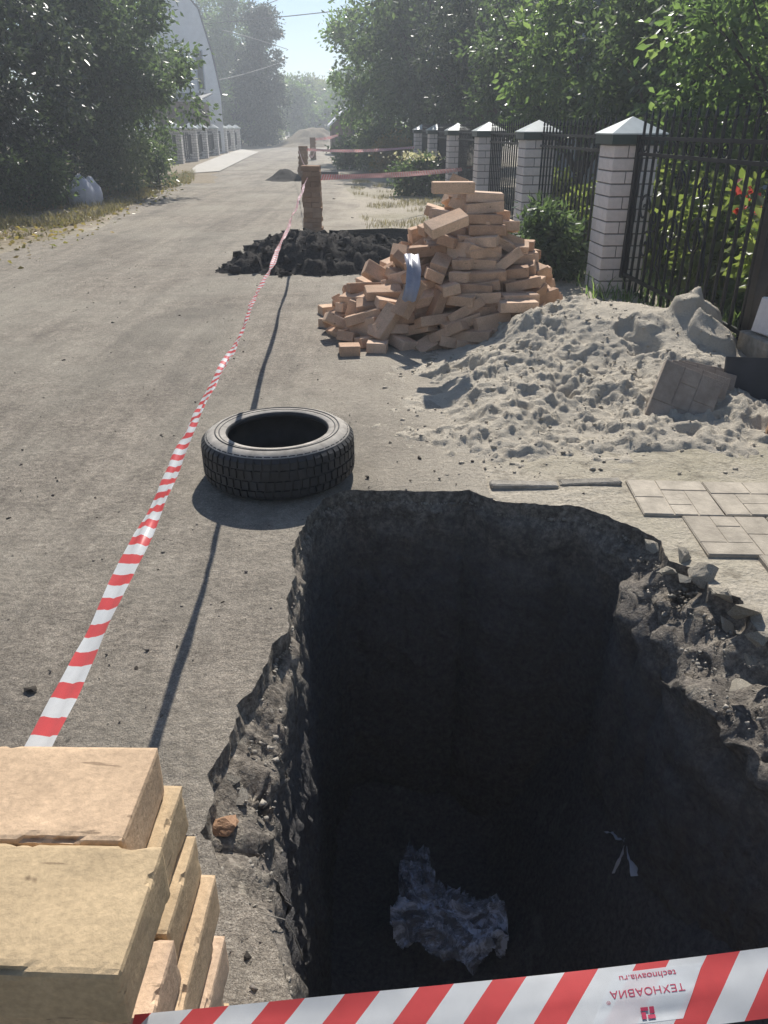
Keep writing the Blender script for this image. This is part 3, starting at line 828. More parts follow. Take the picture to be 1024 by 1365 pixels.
# ------------------------------------------------------------------ barrier tape
def ribbon(name, spine, widths, normals_up, label, parent_loc=None, wrinkle=.004, seg=None, flutter=3.0, cat='barrier tape', n=7, vscale=1.0):
    """spine points; 'normals_up' gives the across-vector at each point"""
    sp = [Vector(p) for p in spine]
    V = []; F = []; UV = []
    u = 0
    for i, p in enumerate(sp):
        if i: u += (p - sp[i - 1]).length
        ac = Vector(normals_up[i]).normalized()
        d = (sp[min(i + 1, len(sp) - 1)] - sp[max(i - 1, 0)]).normalized(); nr = d.cross(ac).normalized()
        for j in range(n):
            s_ = j / (n - 1) - .5
            wv = float(fbm(P3(u * flutter, s_ * 2.5, 0), 3, 33)) * wrinkle
            V.append(p + ac * (s_ * widths[i]) + nr * wv); UV.append((u, j / (n - 1) * vscale))
    for i in range(len(sp) - 1):
        for j in range(n - 1): F.append((i * n + j, i * n + j + 1, (i + 1) * n + j + 1, (i + 1) * n + j))
    me = mesh_py(name, V, F, True); ul = me.uv_layers.new(name='UVMap')
    for lp in me.loops: ul.data[lp.index].uv = UV[lp.vertex_index]
    o = link(name, me, M['tape'])
    return tag(o, label, cat), V, n

def lerp(a, b, t): return Vector(a).lerp(Vector(b), t)
# long tape, near stack -> stack by the black earth
A = Vector((-.395, .628, .668)); B = Vector((FS.x - .05, FS.y - .13, .70))
N = 260; sp = []; wd_ = []; up = []
for i in range(N):
    f = (i / (N - 1)) ** 1.35; p = lerp(A, B, f); p.z -= .065 * math.sin(math.pi * min(1, f * 1.0)) ** 1
    p.x += .006 * math.sin(f * 40)
    sp.append(p); wd_.append(.044 - .012 * min(1, f * 6))
    th = R(64) + .22 * math.sin(f * 17 + .6) * min(1, f * 8) + .12 * math.sin(f * 51)
    up.append((math.sin(th) * 1.0, .0, math.cos(th)))
long_tape, _, _ = ribbon('barrier_tape', sp, wd_, up, 'long red and white striped tape stretched low along the lane from the foreground stack', wrinkle=.010, flutter=7, vscale=-.35)
# near tape over the pit
N = 120; sp = []; up = []; wd_ = []
TOP = [(215, 1357), (400, 1334), (600, 1311), (800, 1292), (1024, 1263)]
def interp_px(x): return float(np.interp(x, [q[0] for q in TOP], [q[1] for q in TOP]))
a_ = un(180, 1353, .605); b_ = un(1100, 1243, .635)
dirx = (b_ - a_)
for i in range(N):
    f = i / (N - 1) * 2.35; p = a_ + dirx * f
    p.z += -.012 * math.sin(min(f, 1.5) * 2.1)
    ac = Vector((.0, .95, .32)); p = p - ac.normalized() * .027
    sp.append(p); wd_.append(.054); up.append(ac)
near_tape, NV, nn_ = ribbon('barrier_tape', sp, wd_, up, 'red and white printed warning tape drawn across the near side of the pit', wrinkle=.006, flutter=5, n=9)

def tape_text(body, size, u0, v0, name, parent, NV, n, total, font_scale_x=1.0):
    """flat print laid on the tape's own surface, reading upside down as seen from the pit's near side"""
    cu = bpy.data.curves.new('txt', 'FONT'); cu.body = body; cu.size = size; cu.align_x = 'LEFT'
    tmp = bpy.data.objects.new('txt', cu); COL.objects.link(tmp)
    dg = bpy.context.evaluated_depsgraph_get(); dg.update()
    me = bpy.data.meshes.new_from_object(tmp.evaluated_get(dg)); bpy.data.objects.remove(tmp)
    bm = bmesh.new(); bm.from_mesh(me)
    bmesh.ops.triangulate(bm, faces=bm.faces); bm.to_mesh(me); bm.free()
    map_on(me, u0, v0, NV, n, font_scale_x)
    return link(name, me, M['ink'], parent)

def map_on(me, u0, v0, NV, n, sx=1.0):
    G = np.array([tuple(v) for v in NV]).reshape(-1, n, 3)
    mid = G[:, n // 2]; L = np.concatenate([[0], np.cumsum(np.linalg.norm(np.diff(mid, axis=0), axis=1))])
    for v in me.vertices:
        u = u0 - v.co.x * sx; w_ = v0 - v.co.y            # turned by 180 degrees
        i = int(np.clip(np.searchsorted(L, u) - 1, 0, len(L) - 2)); fu = (u - L[i]) / (L[i + 1] - L[i])
        fw = np.clip(w_ / .073, 0, 1) * (n - 1); j = int(min(fw, n - 2)); fv = fw - j
        p = (G[i, j] * (1 - fu) + G[i + 1, j] * fu) * (1 - fv) + (G[i, j + 1] * (1 - fu) + G[i + 1, j + 1] * fu) * fv
        d = G[i + 1, j] - G[i, j]; a = G[i, j + 1] - G[i, j]; nr = np.cross(d, a); nr /= np.linalg.norm(nr)
        if nr[2] < 0: nr = -nr
        v.co = Vector(p + nr * .0006)
    me.update()

def to_px(p):
    Z = p[2] - CAM_H; dep = p[1] * math.cos(PITCH) - Z * math.sin(PITCH)
    return 512 + FPX * p[0] / dep
G_ = np.array([tuple(v) for v in NV]).reshape(-1, nn_, 3); mid_ = G_[:, nn_ // 2]
L_ = np.concatenate([[0], np.cumsum(np.linalg.norm(np.diff(mid_, axis=0), axis=1))])
pxs = np.array([to_px(p) for p in mid_]); k_ = int(np.argmax(pxs > 1500)) or len(pxs)
def u_at(px): return float(np.interp(px, pxs[:k_], L_[:k_]))
uT = u_at(915); wT = uT - u_at(808)
# white field behind the print, then the print itself
cs = wT * 1.25
me = mesh_np('white_field', [(x, y, 0) for y in np.linspace(-.0215, .034, 17) for x in np.linspace(-.004, wT + .006, 37)],
             [(r_ * 37 + c, r_ * 37 + c + 1, (r_ + 1) * 37 + c + 1, (r_ + 1) * 37 + c) for r_ in range(16) for c in range(36)])
for v in me.vertices: v.co.x += (v.co.y - .006) * .55 - .003        # leans like the stripes
map_on(me, uT, .044, NV, nn_); me.materials.append(mat_tape(True))
for v in me.vertices: v.co.z -= .00035
me.polygons.foreach_set('use_smooth', [True] * len(me.polygons))
link('white_field', me, None, near_tape)
def fit(body, width):
    cu = bpy.data.curves.new('m', 'FONT'); cu.body = body; cu.size = 1; o = bpy.data.objects.new('m', cu); COL.objects.link(o)
    bpy.context.view_layer.update(); d = o.dimensions.x; bpy.data.objects.remove(o); return width / max(d, .01)
s1 = fit('ТЕХНОАВИА', wT * .93)
tape_text('ТЕХНОАВИА', s1, uT, .046, 'lettering', near_tape, NV, nn_, wT)
tape_text('®', s1 * .45, uT - wT * .95, .036, 'lettering', near_tape, NV, nn_, wT)
tape_text('technoavia.ru', fit('technoavia.ru', wT * .72), uT - wT * .06, .0615, 'lettering', near_tape, NV, nn_, wT)
# square emblem of four bars above the name (below it as it hangs)
t = MB()
sq = .0068
for (x, y, w2, h2) in ((0, 0, .62, 1.0), (.8, 0, 1.0, .55), (0, 1.2, 1.0, .6), (1.2, .75, .6, 1.05)):
    t.add([(x * sq, y * sq, 0), ((x + w2) * sq, y * sq, 0), ((x + w2) * sq, (y + h2) * sq, 0), (x * sq, (y + h2) * sq, 0)], [(0, 1, 2, 3)])
e = t.build('emblem', M['ink'], near_tape); map_on(e.data, uT - wT * .44, .0255, NV, nn_)
for v in e.data.vertices: v.co.z += .0006

# loops of tape round the stacks they are tied to, and the cross tapes up the lane
def loop_pts(cx, cy, hx, hy, z, k=8):
    c = [(cx - hx, cy - hy), (cx + hx, cy - hy), (cx + hx, cy + hy), (cx - hx, cy + hy), (cx - hx, cy - hy)]
    out = []
    for i in range(4):
        for j in range(k): out.append(Vector((c[i][0] + (c[i + 1][0] - c[i][0]) * j / k, c[i][1] + (c[i + 1][1] - c[i][1]) * j / k, z + .004 * math.sin(i * 2 + j))))
    out.append(Vector((*c[4], z))); return out
def cross(a, b, sag, wdt, label, n=60, twist=.5):
    a = Vector(a); b = Vector(b); sp = []; up = []
    for i in range(n):
        f = i / (n - 1); p = a.lerp(b, f); p.z -= sag * math.sin(math.pi * f); sp.append(p)
        th = twist * math.sin(f * 9); up.append((0, math.sin(th) * .7 + .3, math.cos(th)))
    return ribbon('barrier_tape', sp, [wdt] * n, up, label, wrinkle=.012, flutter=4)[0]

# ------------------------------------------------------------------ right-hand fence
def fence_x(Y): return 2.52 - .066 * Y
PY = [7.12, 10.25, 13.4, 16.6, 19.8, 23.0]
FA = math.atan(.066)
P_W, COURSE = .372, .098
def half_mesh(name, L, W, H):
    bm = bmesh.new(); bmesh.ops.create_cube(bm, size=1); bmesh.ops.scale(bm, vec=(L, W, H), verts=bm.verts)
    bmesh.ops.bevel(bm, geom=list(bm.edges), offset=.003, segments=1, affect='EDGES')
    me = bpy.data.meshes.new(name); bm.to_mesh(me); bm.free(); me.materials.append(M['white_brick']); return me
WB = half_mesh('brick', .245, .118, .086); WBH = half_mesh('brick', .118, .118, .086)
def make_pillar(label):
    root = empty('fence_pillar', (0, 0, 0), 0, label, 'pillar', 'brick pillars of the iron fence')
    MB().box((-P_W / 2 + .007, -P_W / 2 + .007, -.05), (P_W / 2 - .007, P_W / 2 - .007, 12 * COURSE + .004)).build('mortar_core', M['mortar'], root)
    for c in range(12):
        z = c * COURSE + COURSE / 2
        for q in range(4):
            a = q * math.pi / 2
            s_ = 1 if c % 2 else -1
            lx = s_ * (P_W / 2 - .1225); ly = -(P_W / 2 - .059)
            x = lx * math.cos(a) - ly * math.sin(a); y = lx * math.sin(a) + ly * math.cos(a)
            link('brick', WB, None, root, (x, y, z), (0, 0, a))
    h = 12 * COURSE
    MB().box((-.222, -.222, h + .004), (.222, .222, h + .075)).build('cap_band', M['cap_band'], root)
    t = MB(); b = .232
    t.add([(-b, -b, h + .0755), (b, -b, h + .0755), (b, b, h + .0755), (-b, b, h + .0755), (0, 0, h + .21), (-b, -b, h + .085), (b, -b, h + .085), (b, b, h + .085), (-b, b, h + .085)],
          [(3, 2, 1, 0), (0, 1, 6, 5), (1, 2, 7, 6), (2, 3, 8, 7), (3, 0, 5, 8), (5, 6, 4), (6, 7, 4), (7, 8, 4), (8, 5, 4)])
    t.build('cap', M['cap'], root)
    return root
pl = ['white brick pillar at the gate, with pale pyramid cap, beside the sand heap', 'white brick pillar behind the dark leafy bush, second from the gate',
      'white brick fence pillar third from the gate, above the brick heap', 'white brick fence pillar fourth from the gate, where the first cross tape ends',
      'white brick fence pillar fifth from the gate', 'last white brick fence pillar, sixth from the gate, in deep tree shade']
pil = make_pillar(pl[0]); pil.location = (fence_x(PY[0]), PY[0], 0); pil.rotation_euler = (0, 0, FA)
for i in range(1, 6): dup(pil, (fence_x(PY[i]), PY[i], 0), FA, pl[i])

def spear(t, x, z0, z1, r=.007):
    t.box((x - r, -r, z0), (x + r, r, z1 - .09))
    t.add([(x - r * 1.9, -r, z1 - .07), (x + r * 1.9, -r, z1 - .07), (x + r * 1.9, r, z1 - .07), (x - r * 1.9, r, z1 - .07), (x, 0, z1), (x, 0, z1 - .095)],
          [(0, 1, 4), (1, 2, 4), (2, 3, 4), (3, 0, 4), (1, 0, 5), (2, 1, 5), (3, 2, 5), (0, 3, 5)])
def ring_mesh(r, th, n=16):
    V = []; F = []
    for i in range(n):
        a = 2 * math.pi * i / n
        for q in range(4): V.append(((r + th * math.cos(q * math.pi / 2)) * math.cos(a), th * math.sin(q * math.pi / 2), (r + th * math.cos(q * math.pi / 2)) * math.sin(a)))
    for i in range(n):
        for q in range(4): F.append((i * 4 + q, ((i + 1) % n) * 4 + q, ((i + 1) % n) * 4 + (q + 1) % 4, i * 4 + (q + 1) % 4))
    return V, F
def scroll(t, cx, cz, r, turns, sgn, th=.006):
    pts = []
    for i in range(40):
        f = i / 39; a = f * turns * 2 * math.pi * sgn; rad = r * (1 - .85 * f)
        pts.append((cx + rad * math.cos(a), 0, cz + rad * math.sin(a)))
    t.tube(pts, th, 5)
BARS = {}
def iron_panel(a, b, label, name='iron_fence_panel', cat='fence', top=1.40, scrolls=True):
    """panel from a to b, children: each bar, each rail, each ring"""
    a = Vector(a); b = Vector(b); L = (b - a).length; ang = math.atan2(b.y - a.y, b.x - a.x)
    root = empty(name, a, ang, label, cat, 'iron fence panels' if name == 'iron_fence_panel' else None)
    for z in (.16, 1.10, 1.215): MB().box((0, -.013, z), (L, .013, z + .025)).build('rail', M['iron'], root)
    n = int(L / .135)
    key = top
    if key not in BARS:
        t = MB(); spear(t, 0, .05, top, .009); o = t.build('bar', M['iron'], None); BARS[key] = o.data; bpy.data.objects.remove(o)
        V, F = ring_mesh(.038, .006); BARS['ring'] = mesh_py('ring', V, F, True); BARS['ring'].materials.append(M['iron'])
    for i in range(n):
        x = (i + .5) * L / n
        link('bar', BARS[key], None, root, (x, 0, 0))
        if i % 2 == 0: link('ring', BARS['ring'], None, root, (x + L / n / 2, 0, 1.170))
    if scrolls:
        for s_ in (-1, 1):
            t = MB(); scroll(t, L / 2 + s_ * .2, .95, .09, 1.5, -s_, .008); t.build('scroll', M['iron'], root, smooth=True)
            t = MB(); scroll(t, L / 2 + s_ * .2, .62, .15, 1.6, s_, .008)
            t.tube([(L / 2 + s_ * .35, 0, .62), (L / 2 + s_ * .36, 0, .62), (L / 2 + s_ * .42, 0, .35), (L / 2 + s_ * .2, 0, .2)], .008, 5)
            t.build('scroll', M['iron'], root, smooth=True)
    return root
for i in range(5):
    a = Vector((fence_x(PY[i]), PY[i], 0)); b = Vector((fence_x(PY[i + 1]), PY[i + 1], 0)); d = (b - a).normalized() * .2
    lab_ = ['black iron fence panel between the gate pillar and the leafy bush pillar', 'black iron fence panel behind the brick heap, second from the gate pillar',
            'black iron fence panel third from the gate pillar', 'black iron fence panel fourth from the gate pillar', 'black iron fence panel fifth from the gate pillar, in shade'][i]
    iron_panel(a + d, b - d, lab_, scrolls=False)
GP = Vector((fence_x(4.62) - .02, 4.62, 0))
gate = iron_panel((fence_x(PY[0] - .23), PY[0] - .23, 0), GP + Vector((0, .05, 0)), 'black iron gate with spear tips and scrollwork behind the sand heap', 'iron_gate', 'gate', 1.44)
MB().box((.0, -.026, .14), (.045, .026, 1.25)).build('stile', M['iron'], gate)
# scrolls near the hinge side, as seen against the pillar
for cx, cz, r_, s_ in ((.30, .72, .12, 1), (.52, .66, .10, -1), (.42, .45, .13, 1)):
    t = MB(); scroll(t, cx, cz, r_, 1.4, s_, .009); t.build('scroll', M['iron'], gate, smooth=True)
gp = empty('gate_post', GP, FA, 'thick black iron post between the two gate leaves', 'post')
MB().box((-.035, -.035, -.05), (.035, .035, 1.62)).build('shaft', M['iron'], gp)
t = MB(); V, F = ring_mesh(.03, .02, 12); t.add([(x, y, z + 1.66) for x, y, z in V], F); t.build('finial', M['iron'], gp, smooth=True)
iron_panel(GP + Vector((0, -.05, 0)), (fence_x(2.3), 2.3, 0), 'black iron gate leaf running towards the pit from the gate post', 'iron_gate', 'gate', 1.44)

cross((FS.x + .13, FS.y, .70), at(632, 224, PY[3] - .15), .03, .075, 'red and white tape from the stack by the black earth across to the fence pillar')
cross((F2.x + .13, F2.y, .76), at(556, 196, PY[5] - .1), .06, .075, 'red and white tape from the second stack across to the last fence pillar')
cross((F3.x + .13, F3.y, .85), (F3.x + 1.15, F3.y + .6, 1.02), .05, .12, 'bright red and white tape end flying at the third stack up the lane')
cross((F3.x + .13, F3.y, .7), (F2.x + .2, F2.y, .62), .25, .07, 'slack pale tape hanging between the second and third stack up the lane')
cross((F2.x - .06, F2.y - .15, .74), (FS.x, FS.y + .13, .74), .1, .05, 'striped tape strung between the first two stacks up the lane')

# ------------------------------------------------------------------ paving slabs
def slab_mesh(name, W=.30, H=.05, seed=0, g=.006):
    r = random.Random(seed); t = MB(); t.box((-W / 2, -W / 2, 0), (W / 2, W / 2, H - .006))
    rects = [(0, .0, .62, .30), (.62, 0, 1, .52), (0, .30, .32, 1.0), (.32, .30, .62, .72), (.62, .52, 1, 1), (.32, .72, .62, 1)]
    if seed % 2: rects = [(b, a, d, c) for a, b, c, d in rects]
    for a, b, c, d in rects:
        x0, y0, x1, y1 = [(-.5 + v) * W for v in (a, b, c, d)]
        x0 += g / 2; y0 += g / 2; x1 -= g / 2; y1 -= g / 2; z = H - .003 + r.uniform(-.001, .0015); z0 = H - .0061; e = .002
        t.add([(x0, y0, z0), (x1, y0, z0), (x1, y1, z0), (x0, y1, z0), (x0 + e, y0 + e, z), (x1 - e, y0 + e, z), (x1 - e, y1 - e, z), (x0 + e, y1 - e, z)],
              [(0, 1, 5, 4), (1, 2, 6, 5), (2, 3, 7, 6), (3, 0, 4, 7), (4, 5, 6, 7)])
    return mesh_py(name, t.V, t.F)
SL = [slab_mesh('paving_slab', seed=i, g=.0035) for i in range(4)]
def slab(i, loc, rot, label, group, mat='slab'):
    m2 = SL[i % 4].copy(); m2.materials.clear(); m2.materials.append(M[mat])
    return tag(link('paving_slab', m2, None, None, loc, rot), label, 'paving slab', group)
org = Vector((.985, 2.87)); ra = R(-3)
ex = Vector((math.cos(ra), math.sin(ra))); ey = Vector((-math.sin(ra), math.cos(ra)))
k = 0
for r_ in range(4):
    for c in range(5):
        if r_ == 1 and c < 0: continue
        if r_ >= 2 and c < r_ - 1: continue
        x = org + ex * (.152 + .304 * c + (.14 if r_ % 2 else 0)) - ey * (.152 + .304 * r_)
        if x.x > 2.25 or in_poly(np.array([x.x - .1]), np.array([x.y - .05]), rim[:, :2])[0]: continue
        if in_poly(np.array([x.x - .16]), np.array([x.y - .1]), rim[:, :2])[0]: continue
        slab(k, (x.x, x.y, -.032 + random.uniform(-.004, .004)), (random.uniform(-.015, .015), random.uniform(-.015, .015), ra + random.choice([0, math.pi])),
             'grey moulded paving slab still laid level in the dug-up pavement by the pit', 'laid paving slabs'); k += 1
# broken row left along the sand's edge
for i, (xa, xb, yy, l) in enumerate([(.43, .70, 2.835, 'half buried kerb edging at the pit rim, on the tyre side'), (.715, .965, 2.86, 'half buried kerb edging that runs up to the laid slabs')]):
    me = brick_mesh('kerb_edging', xb - xa, .05, .10, .006, .003, 0, 40 + i)
    tag(link('kerb_edging', me, M['rubble'], None, ((xa + xb) / 2, yy, -.034), (0, .02 * (1 - 2 * i), .06 * (i - .3))), l, 'kerb edging')
# slabs leaning on the sand
bl_ = un(857, 553, .03)
e1 = Vector((.85, -.2, -.3)).normalized(); e2 = Vector((.5, .45, .74)); e2 = (e2 - e1 * e2.dot(e1)).normalized(); e3 = e1.cross(e2)
labs = ['front slab of the four leaning on the sand heap, tilted and cracked', 'second slab of the four leaning on the sand heap', 'third slab of the four leaning on the sand heap', 'rearmost slab of the four leaning on the sand heap, beside the dark board']
for i in range(4):
    o = slab(i, (0, 0, 0), (0, 0, 0), labs[i], None, 'slab_dark'); a = .06 * i
    f1 = e1 * math.cos(a) + e2 * math.sin(a); f2 = e3.cross(f1)
    c = bl_ + e1 * (.15 + .05 * i) + e2 * (.14 + .045 * i) - e3 * .06 * i
    o.matrix_world = Matrix.Translation(c) @ Matrix((f1, f2, e3)).transposed().to_4x4()
# dark board and wood by the gate
o = MB().box((-.27, -.012, 0), (.27, .012, .27)).build('board', M['board'])
o.location = (2.0, 3.74, .0); o.rotation_euler = (R(-18), 0, R(-8)); tag(o, 'dark grey sheet board leaning against the foot of the iron gate', 'board')
o = MB().box((-.05, -.02, 0), (.05, .02, .2)).build('wooden_block', M['wood'])
o.location = (1.83, 3.37, .0); o.rotation_euler = (R(-20), R(12), R(-20)); tag(o, 'short raw timber offcut standing tilted beside the dark board', 'timber')
me = brick_mesh('concrete_block', .3, .2, .2, .01, .004, 0, 5); o = link('concrete_block', me, M['white_brick'], None, (2.28, 4.35, .34), (0, .1, .2))
tag(o, 'pale concrete block by the gate post beyond the sand heap', 'block')
me = brick_mesh('concrete_block', .4, .3, .26, .01, .004, 0, 6); o = link('concrete_block', me, M['rubble'], None, (2.28, 4.35, .12), (0, 0, .1))
tag(o, 'grey concrete block under the pale one by the gate post', 'block')

# ------------------------------------------------------------------ rubble, stones, clods
def chunk(seed, sub=0, rough=.1, flat=.72):
    """angular broken lump: hull of a few points, optionally refined and roughened"""
    r = random.Random(seed * 7 + 1); bm = bmesh.new()
    for i in range(9):
        v = Vector((r.gauss(0, 1), r.gauss(0, 1), r.gauss(0, 1))); v = v.normalized() * r.uniform(.7, 1.25); bm.verts.new((v.x, v.y, v.z * flat))
    bmesh.ops.convex_hull(bm, input=bm.verts); bmesh.ops.delete(bm, geom=[v for v in bm.verts if not v.link_faces], context='VERTS')
    bmesh.ops.triangulate(bm, faces=bm.faces)
    if sub:
        bmesh.ops.subdivide_edges(bm, edges=bm.edges, cuts=sub, use_grid_fill=True); bmesh.ops.triangulate(bm, faces=bm.faces)
        co = np.array([v.co for v in bm.verts]); co = co * (1 + fbm(co * 3 + seed, 4, seed, .6)[:, None] * rough)
        for v, c in zip(bm.verts, co): v.co = c
    bmesh.ops.recalc_face_normals(bm, faces=bm.faces)
    me = bpy.data.meshes.new('chunk'); bm.to_mesh(me); bm.free(); return me
CH = [chunk(i) for i in range(6)]; CHF = [chunk(i + 10, 5, .22) for i in range(4)]
def rock(name, mesh, mat, loc, s, rot, label, cat, group=None):
    m2 = mesh.copy(); m2.materials.clear(); m2.materials.append(mat)
    o = link(name, m2, None, None, loc, rot); o.scale = s; return tag(o, label, cat, group)
rg = random.Random(5)
for i, (px, py, s_) in enumerate([(905, 742, .05), (938, 768, .055), (990, 812, .065), (965, 790, .04), (1012, 850, .05), (868, 728, .035), (915, 770, .03), (890, 760, .03),
                                  (940, 800, .035), (968, 835, .04), (1000, 880, .04), (985, 915, .03), (760, 690, .03), (812, 700, .03), (700, 684, .028)]):
    z = .005 if i < 8 else -.07; p = un(px, py, z)
    rock('concrete_chunk', CHF[i % 4], M['pale_rubble'], p, (s_ * 1.25, s_, s_ * .75), (rg.uniform(-.5, .5), rg.uniform(-.5, .5), rg.uniform(0, 6)), 'broken concrete chunk in the crumbling rim of the pit by the paving slabs', 'concrete chunk', 'chunks along the pit rim')
for i, (px, py, s_, z) in enumerate([(300, 1102, .045, -.05), (318, 1060, .035, -.08), (330, 1030, .04, -.09), (325, 1120, .03, -.10), (322, 985, .035, -.09), (345, 965, .03, -.1), (310, 1040, .025, -.06), (335, 1150, .025, -.1)]):
    p = un(px, py, z)
    rock('asphalt_chunk', CHF[(i + 1) % 4], M['brick_far'] if i == 0 else M['rubble'], p, (s_, s_ * .9, s_ * .8), (rg.uniform(-.5, .5), 0, rg.uniform(0, 6)),
         'reddish lump wedged under the broken asphalt edge' if i == 0 else 'broken lump of road base under the asphalt edge of the pit', 'road lump', None if i == 0 else 'lumps under the asphalt edge')
for i, (px, py, s_) in enumerate([(40, 920, .016), (128, 690, .006), (12, 690, .009), (330, 1275, .008), (297, 803, .006), (278, 1270, .012), (470, 612, .008), (210, 760, .005), (58, 530, .009), (215, 580, .008), (270, 640, .006), (182, 890, .006), (85, 480, .012), (30, 600, .008), (520, 590, .01), (490, 636, .012), (560, 610, .012), (610, 560, .012), (150, 430, .014), (240, 420, .012), (240, 320, .014), (110, 318, .016), (445, 265, .025), (470, 290, .02)]):
    p = un(px, py, s_ * .3 + .004)
    rock('soil_clod', CH[i % 6], M['clod'], p, (s_ * 1.3, s_, s_ * .8), (0, 0, rg.uniform(0, 6)), 'small dark crumb of soil lying on the dusty road surface', 'soil clod', 'soil crumbs on the road')
def scatter(name, n, fn, mat, smin, smax, label, cat, seed, power=2.2):
    """stuff nobody could count: n angular crumbs in one mesh"""
    g = np.random.default_rng(seed); ms = [chunk(i + 30, 0) for i in range(5)]; P = fn(g, n); n = len(P)
    sz = smin * (smax / smin) ** (g.random(n) ** power); V = []; F = []; off = 0
    for k in range(5):
        b = np.array([v.co for v in ms[k].vertices]); fb = np.array([p.vertices[:] for p in ms[k].polygons]); I = np.arange(k, n, 5); m = len(I)
        a = g.uniform(0, 6.28, m); c_, s_ = np.cos(a)[:, None], np.sin(a)[:, None]; q = b[None] * sz[I][:, None, None]
        X = q[..., 0] * c_ - q[..., 1] * s_; Y = q[..., 0] * s_ + q[..., 1] * c_
        V.append((np.stack([X, Y, q[..., 2] + sz[I][:, None] * .25], -1) + P[I][:, None]).reshape(-1, 3))
        F.append((fb[None] + (np.arange(m) * len(b))[:, None, None]).reshape(-1, 3) + off); off += m * len(b)
    o = link(name, mesh_np(name, np.vstack(V), np.vstack(F)), mat); return tag(o, label, cat, None, 'stuff')
def f_road(g, n):
    x = g.uniform(-3.8, .8, n); y = .5 + 9 * g.random(n) ** 1.6
    ok = ~in_poly(x, y, rim[:, :2]); return np.column_stack([x, y, x * 0 + .005])[ok]
scatter('gravel', 3600, f_road, M['stone'], .0018, .009, 'scattered grit on the asphalt', 'gravel', 3, 3.5)
def f_sand(g, n):
    x = g.uniform(.0, 2.2, n); y = g.uniform(2.9, 5.2, n); z = sand_h(x, y); ok = (z > -.02) | (g.random(n) < .3)
    return np.column_stack([x, y, np.maximum(z, 0)])[ok]
scatter('sand_lumps', 1500, f_sand, M['sand'], .004, .018, 'small lumps of damp sand over the sand heap', 'sand lumps', 4, 3)
def f_soil(g, n):
    x = g.uniform(-2.3, .9, n); y = g.uniform(7.1, 10.2, n); z = soil_h(x, y); ok = z > -.02
    return np.column_stack([x, y, np.maximum(z, 0)])[ok]
scatter('soil_crumbs', 2600, f_soil, M['soil'], .008, .07, 'black crumbs of dug earth over the heap', 'soil crumbs', 5, 3)
idx = np.array([i for i in range(len(rim)) if rim[i, 1] > .5])
def f_rim(g, n):
    i = idx[g.integers(0, len(idx), n)]; n_ = cen - rim[i, :2]; n_ /= np.linalg.norm(n_, axis=1)[:, None]
    d = rim[i, 2]; o_ = g.uniform(-.02, 1, n) * np.where(d < .06, .012, d + .02)
    return np.column_stack([rim[i, 0] + n_[:, 0] * o_, rim[i, 1] + n_[:, 1] * o_, np.where(o_ < 0, .002, -.05 - o_ * .35)])
scatter('rim_rubble', 1800, f_rim, M['rubble'], .002, .012, 'crumbled road base along the rim of the pit', 'rubble', 6, 3)
def f_right(g, n):
    a = g.random(n); P = [un(870 + q * 170, 735 + q * 150 + g.uniform(-20, 40), -.05 - .1 * g.random()) for q in a]; return np.array([tuple(p) for p in P])
scatter('rubble_slope', 700, f_right, M['rubble'], .003, .018, 'loose rubble slipping down the slab side of the pit', 'rubble', 9, 2.5)

# ------------------------------------------------------------------ plastic in the pit
def crumpled(name, px, py, w_, l_, mat, label, seed, lift=.05, amp=.06):
    c = hit_floor(px, py); n = 90
    u, v = np.meshgrid(np.linspace(-1, 1, n), np.linspace(-1, 1, n))
    ang = np.arctan2(v, u); rad = np.sqrt(u * u + v * v)
    lim = .75 + .22 * fbm(P3(np.cos(ang) * 1.3, np.sin(ang) * 1.3, seed), 3, seed)
    x = u * w_ / 2 * (1 + .12 * fbm(P3(u * 2, v * 2, seed), 3, seed + 1)); y = v * l_ / 2
    z = lift + fbm(P3(u * 2.2 + v, v * 3.4, seed), 4, seed + 2, .55, True) * amp - .03 * rad
    F = []; idx_ = np.arange(n * n).reshape(n, n)
    ok = rad < lim
    for i in range(n - 1):
        for j in range(n - 1):
            if ok[i, j] and ok[i + 1, j + 1] and ok[i, j + 1] and ok[i + 1, j]: F.append((idx_[i, j], idx_[i, j + 1], idx_[i + 1, j + 1], idx_[i + 1, j]))
    fz = floor_z(c.x, c.y)
    V = np.column_stack([x.ravel() + c.x, y.ravel() + c.y, z.ravel() + fz])
    me = mesh_np(name, V, np.array(F), True)
    bm = bmesh.new(); bm.from_mesh(me); bmesh.ops.delete(bm, geom=[q for q in bm.verts if not q.link_faces], context='VERTS'); bm.to_mesh(me); bm.free()
    return tag(link(name, me, mat), label, 'plastic bag')
crumpled('plastic_bag', 600, 1250, .56, .44, M['film'], 'crumpled clear plastic bag on the floor of the pit', 3, .07, .15)
crumpled('plastic_bag', 555, 1192, .22, .34, M['film'], 'thin clear plastic twist lying against the crumpled bag in the pit', 8, .08, .13)
t = MB(); q0 = un(818, 1112, -1.6)
for k2, (px, py) in enumerate([(852, 1172), (842, 1122), (812, 1112), (826, 1168)]):
    a = hit_floor(834, 1138) + Vector((0, 0, .05)); b = hit_floor(px, py) + Vector((0, 0, .02)); V = []; F = []
    for i in range(8):
        f = i / 7; p = a.lerp(b, f); wv = .008 + .022 * f * (1 if k2 != 2 else .6)
        V += [p + Vector((-wv, .0, .01 * math.sin(i * 1.7))), p + Vector((wv, .004, .008 * math.cos(i * 2.1)))]
    for i in range(7): F.append((2 * i, 2 * i + 1, 2 * i + 3, 2 * i + 2))
    t.add(V, F)
o = t.build('plastic_scrap', M['film2'], smooth=True); tag(o, 'small knotted white plastic scrap on the pit floor', 'plastic scrap')
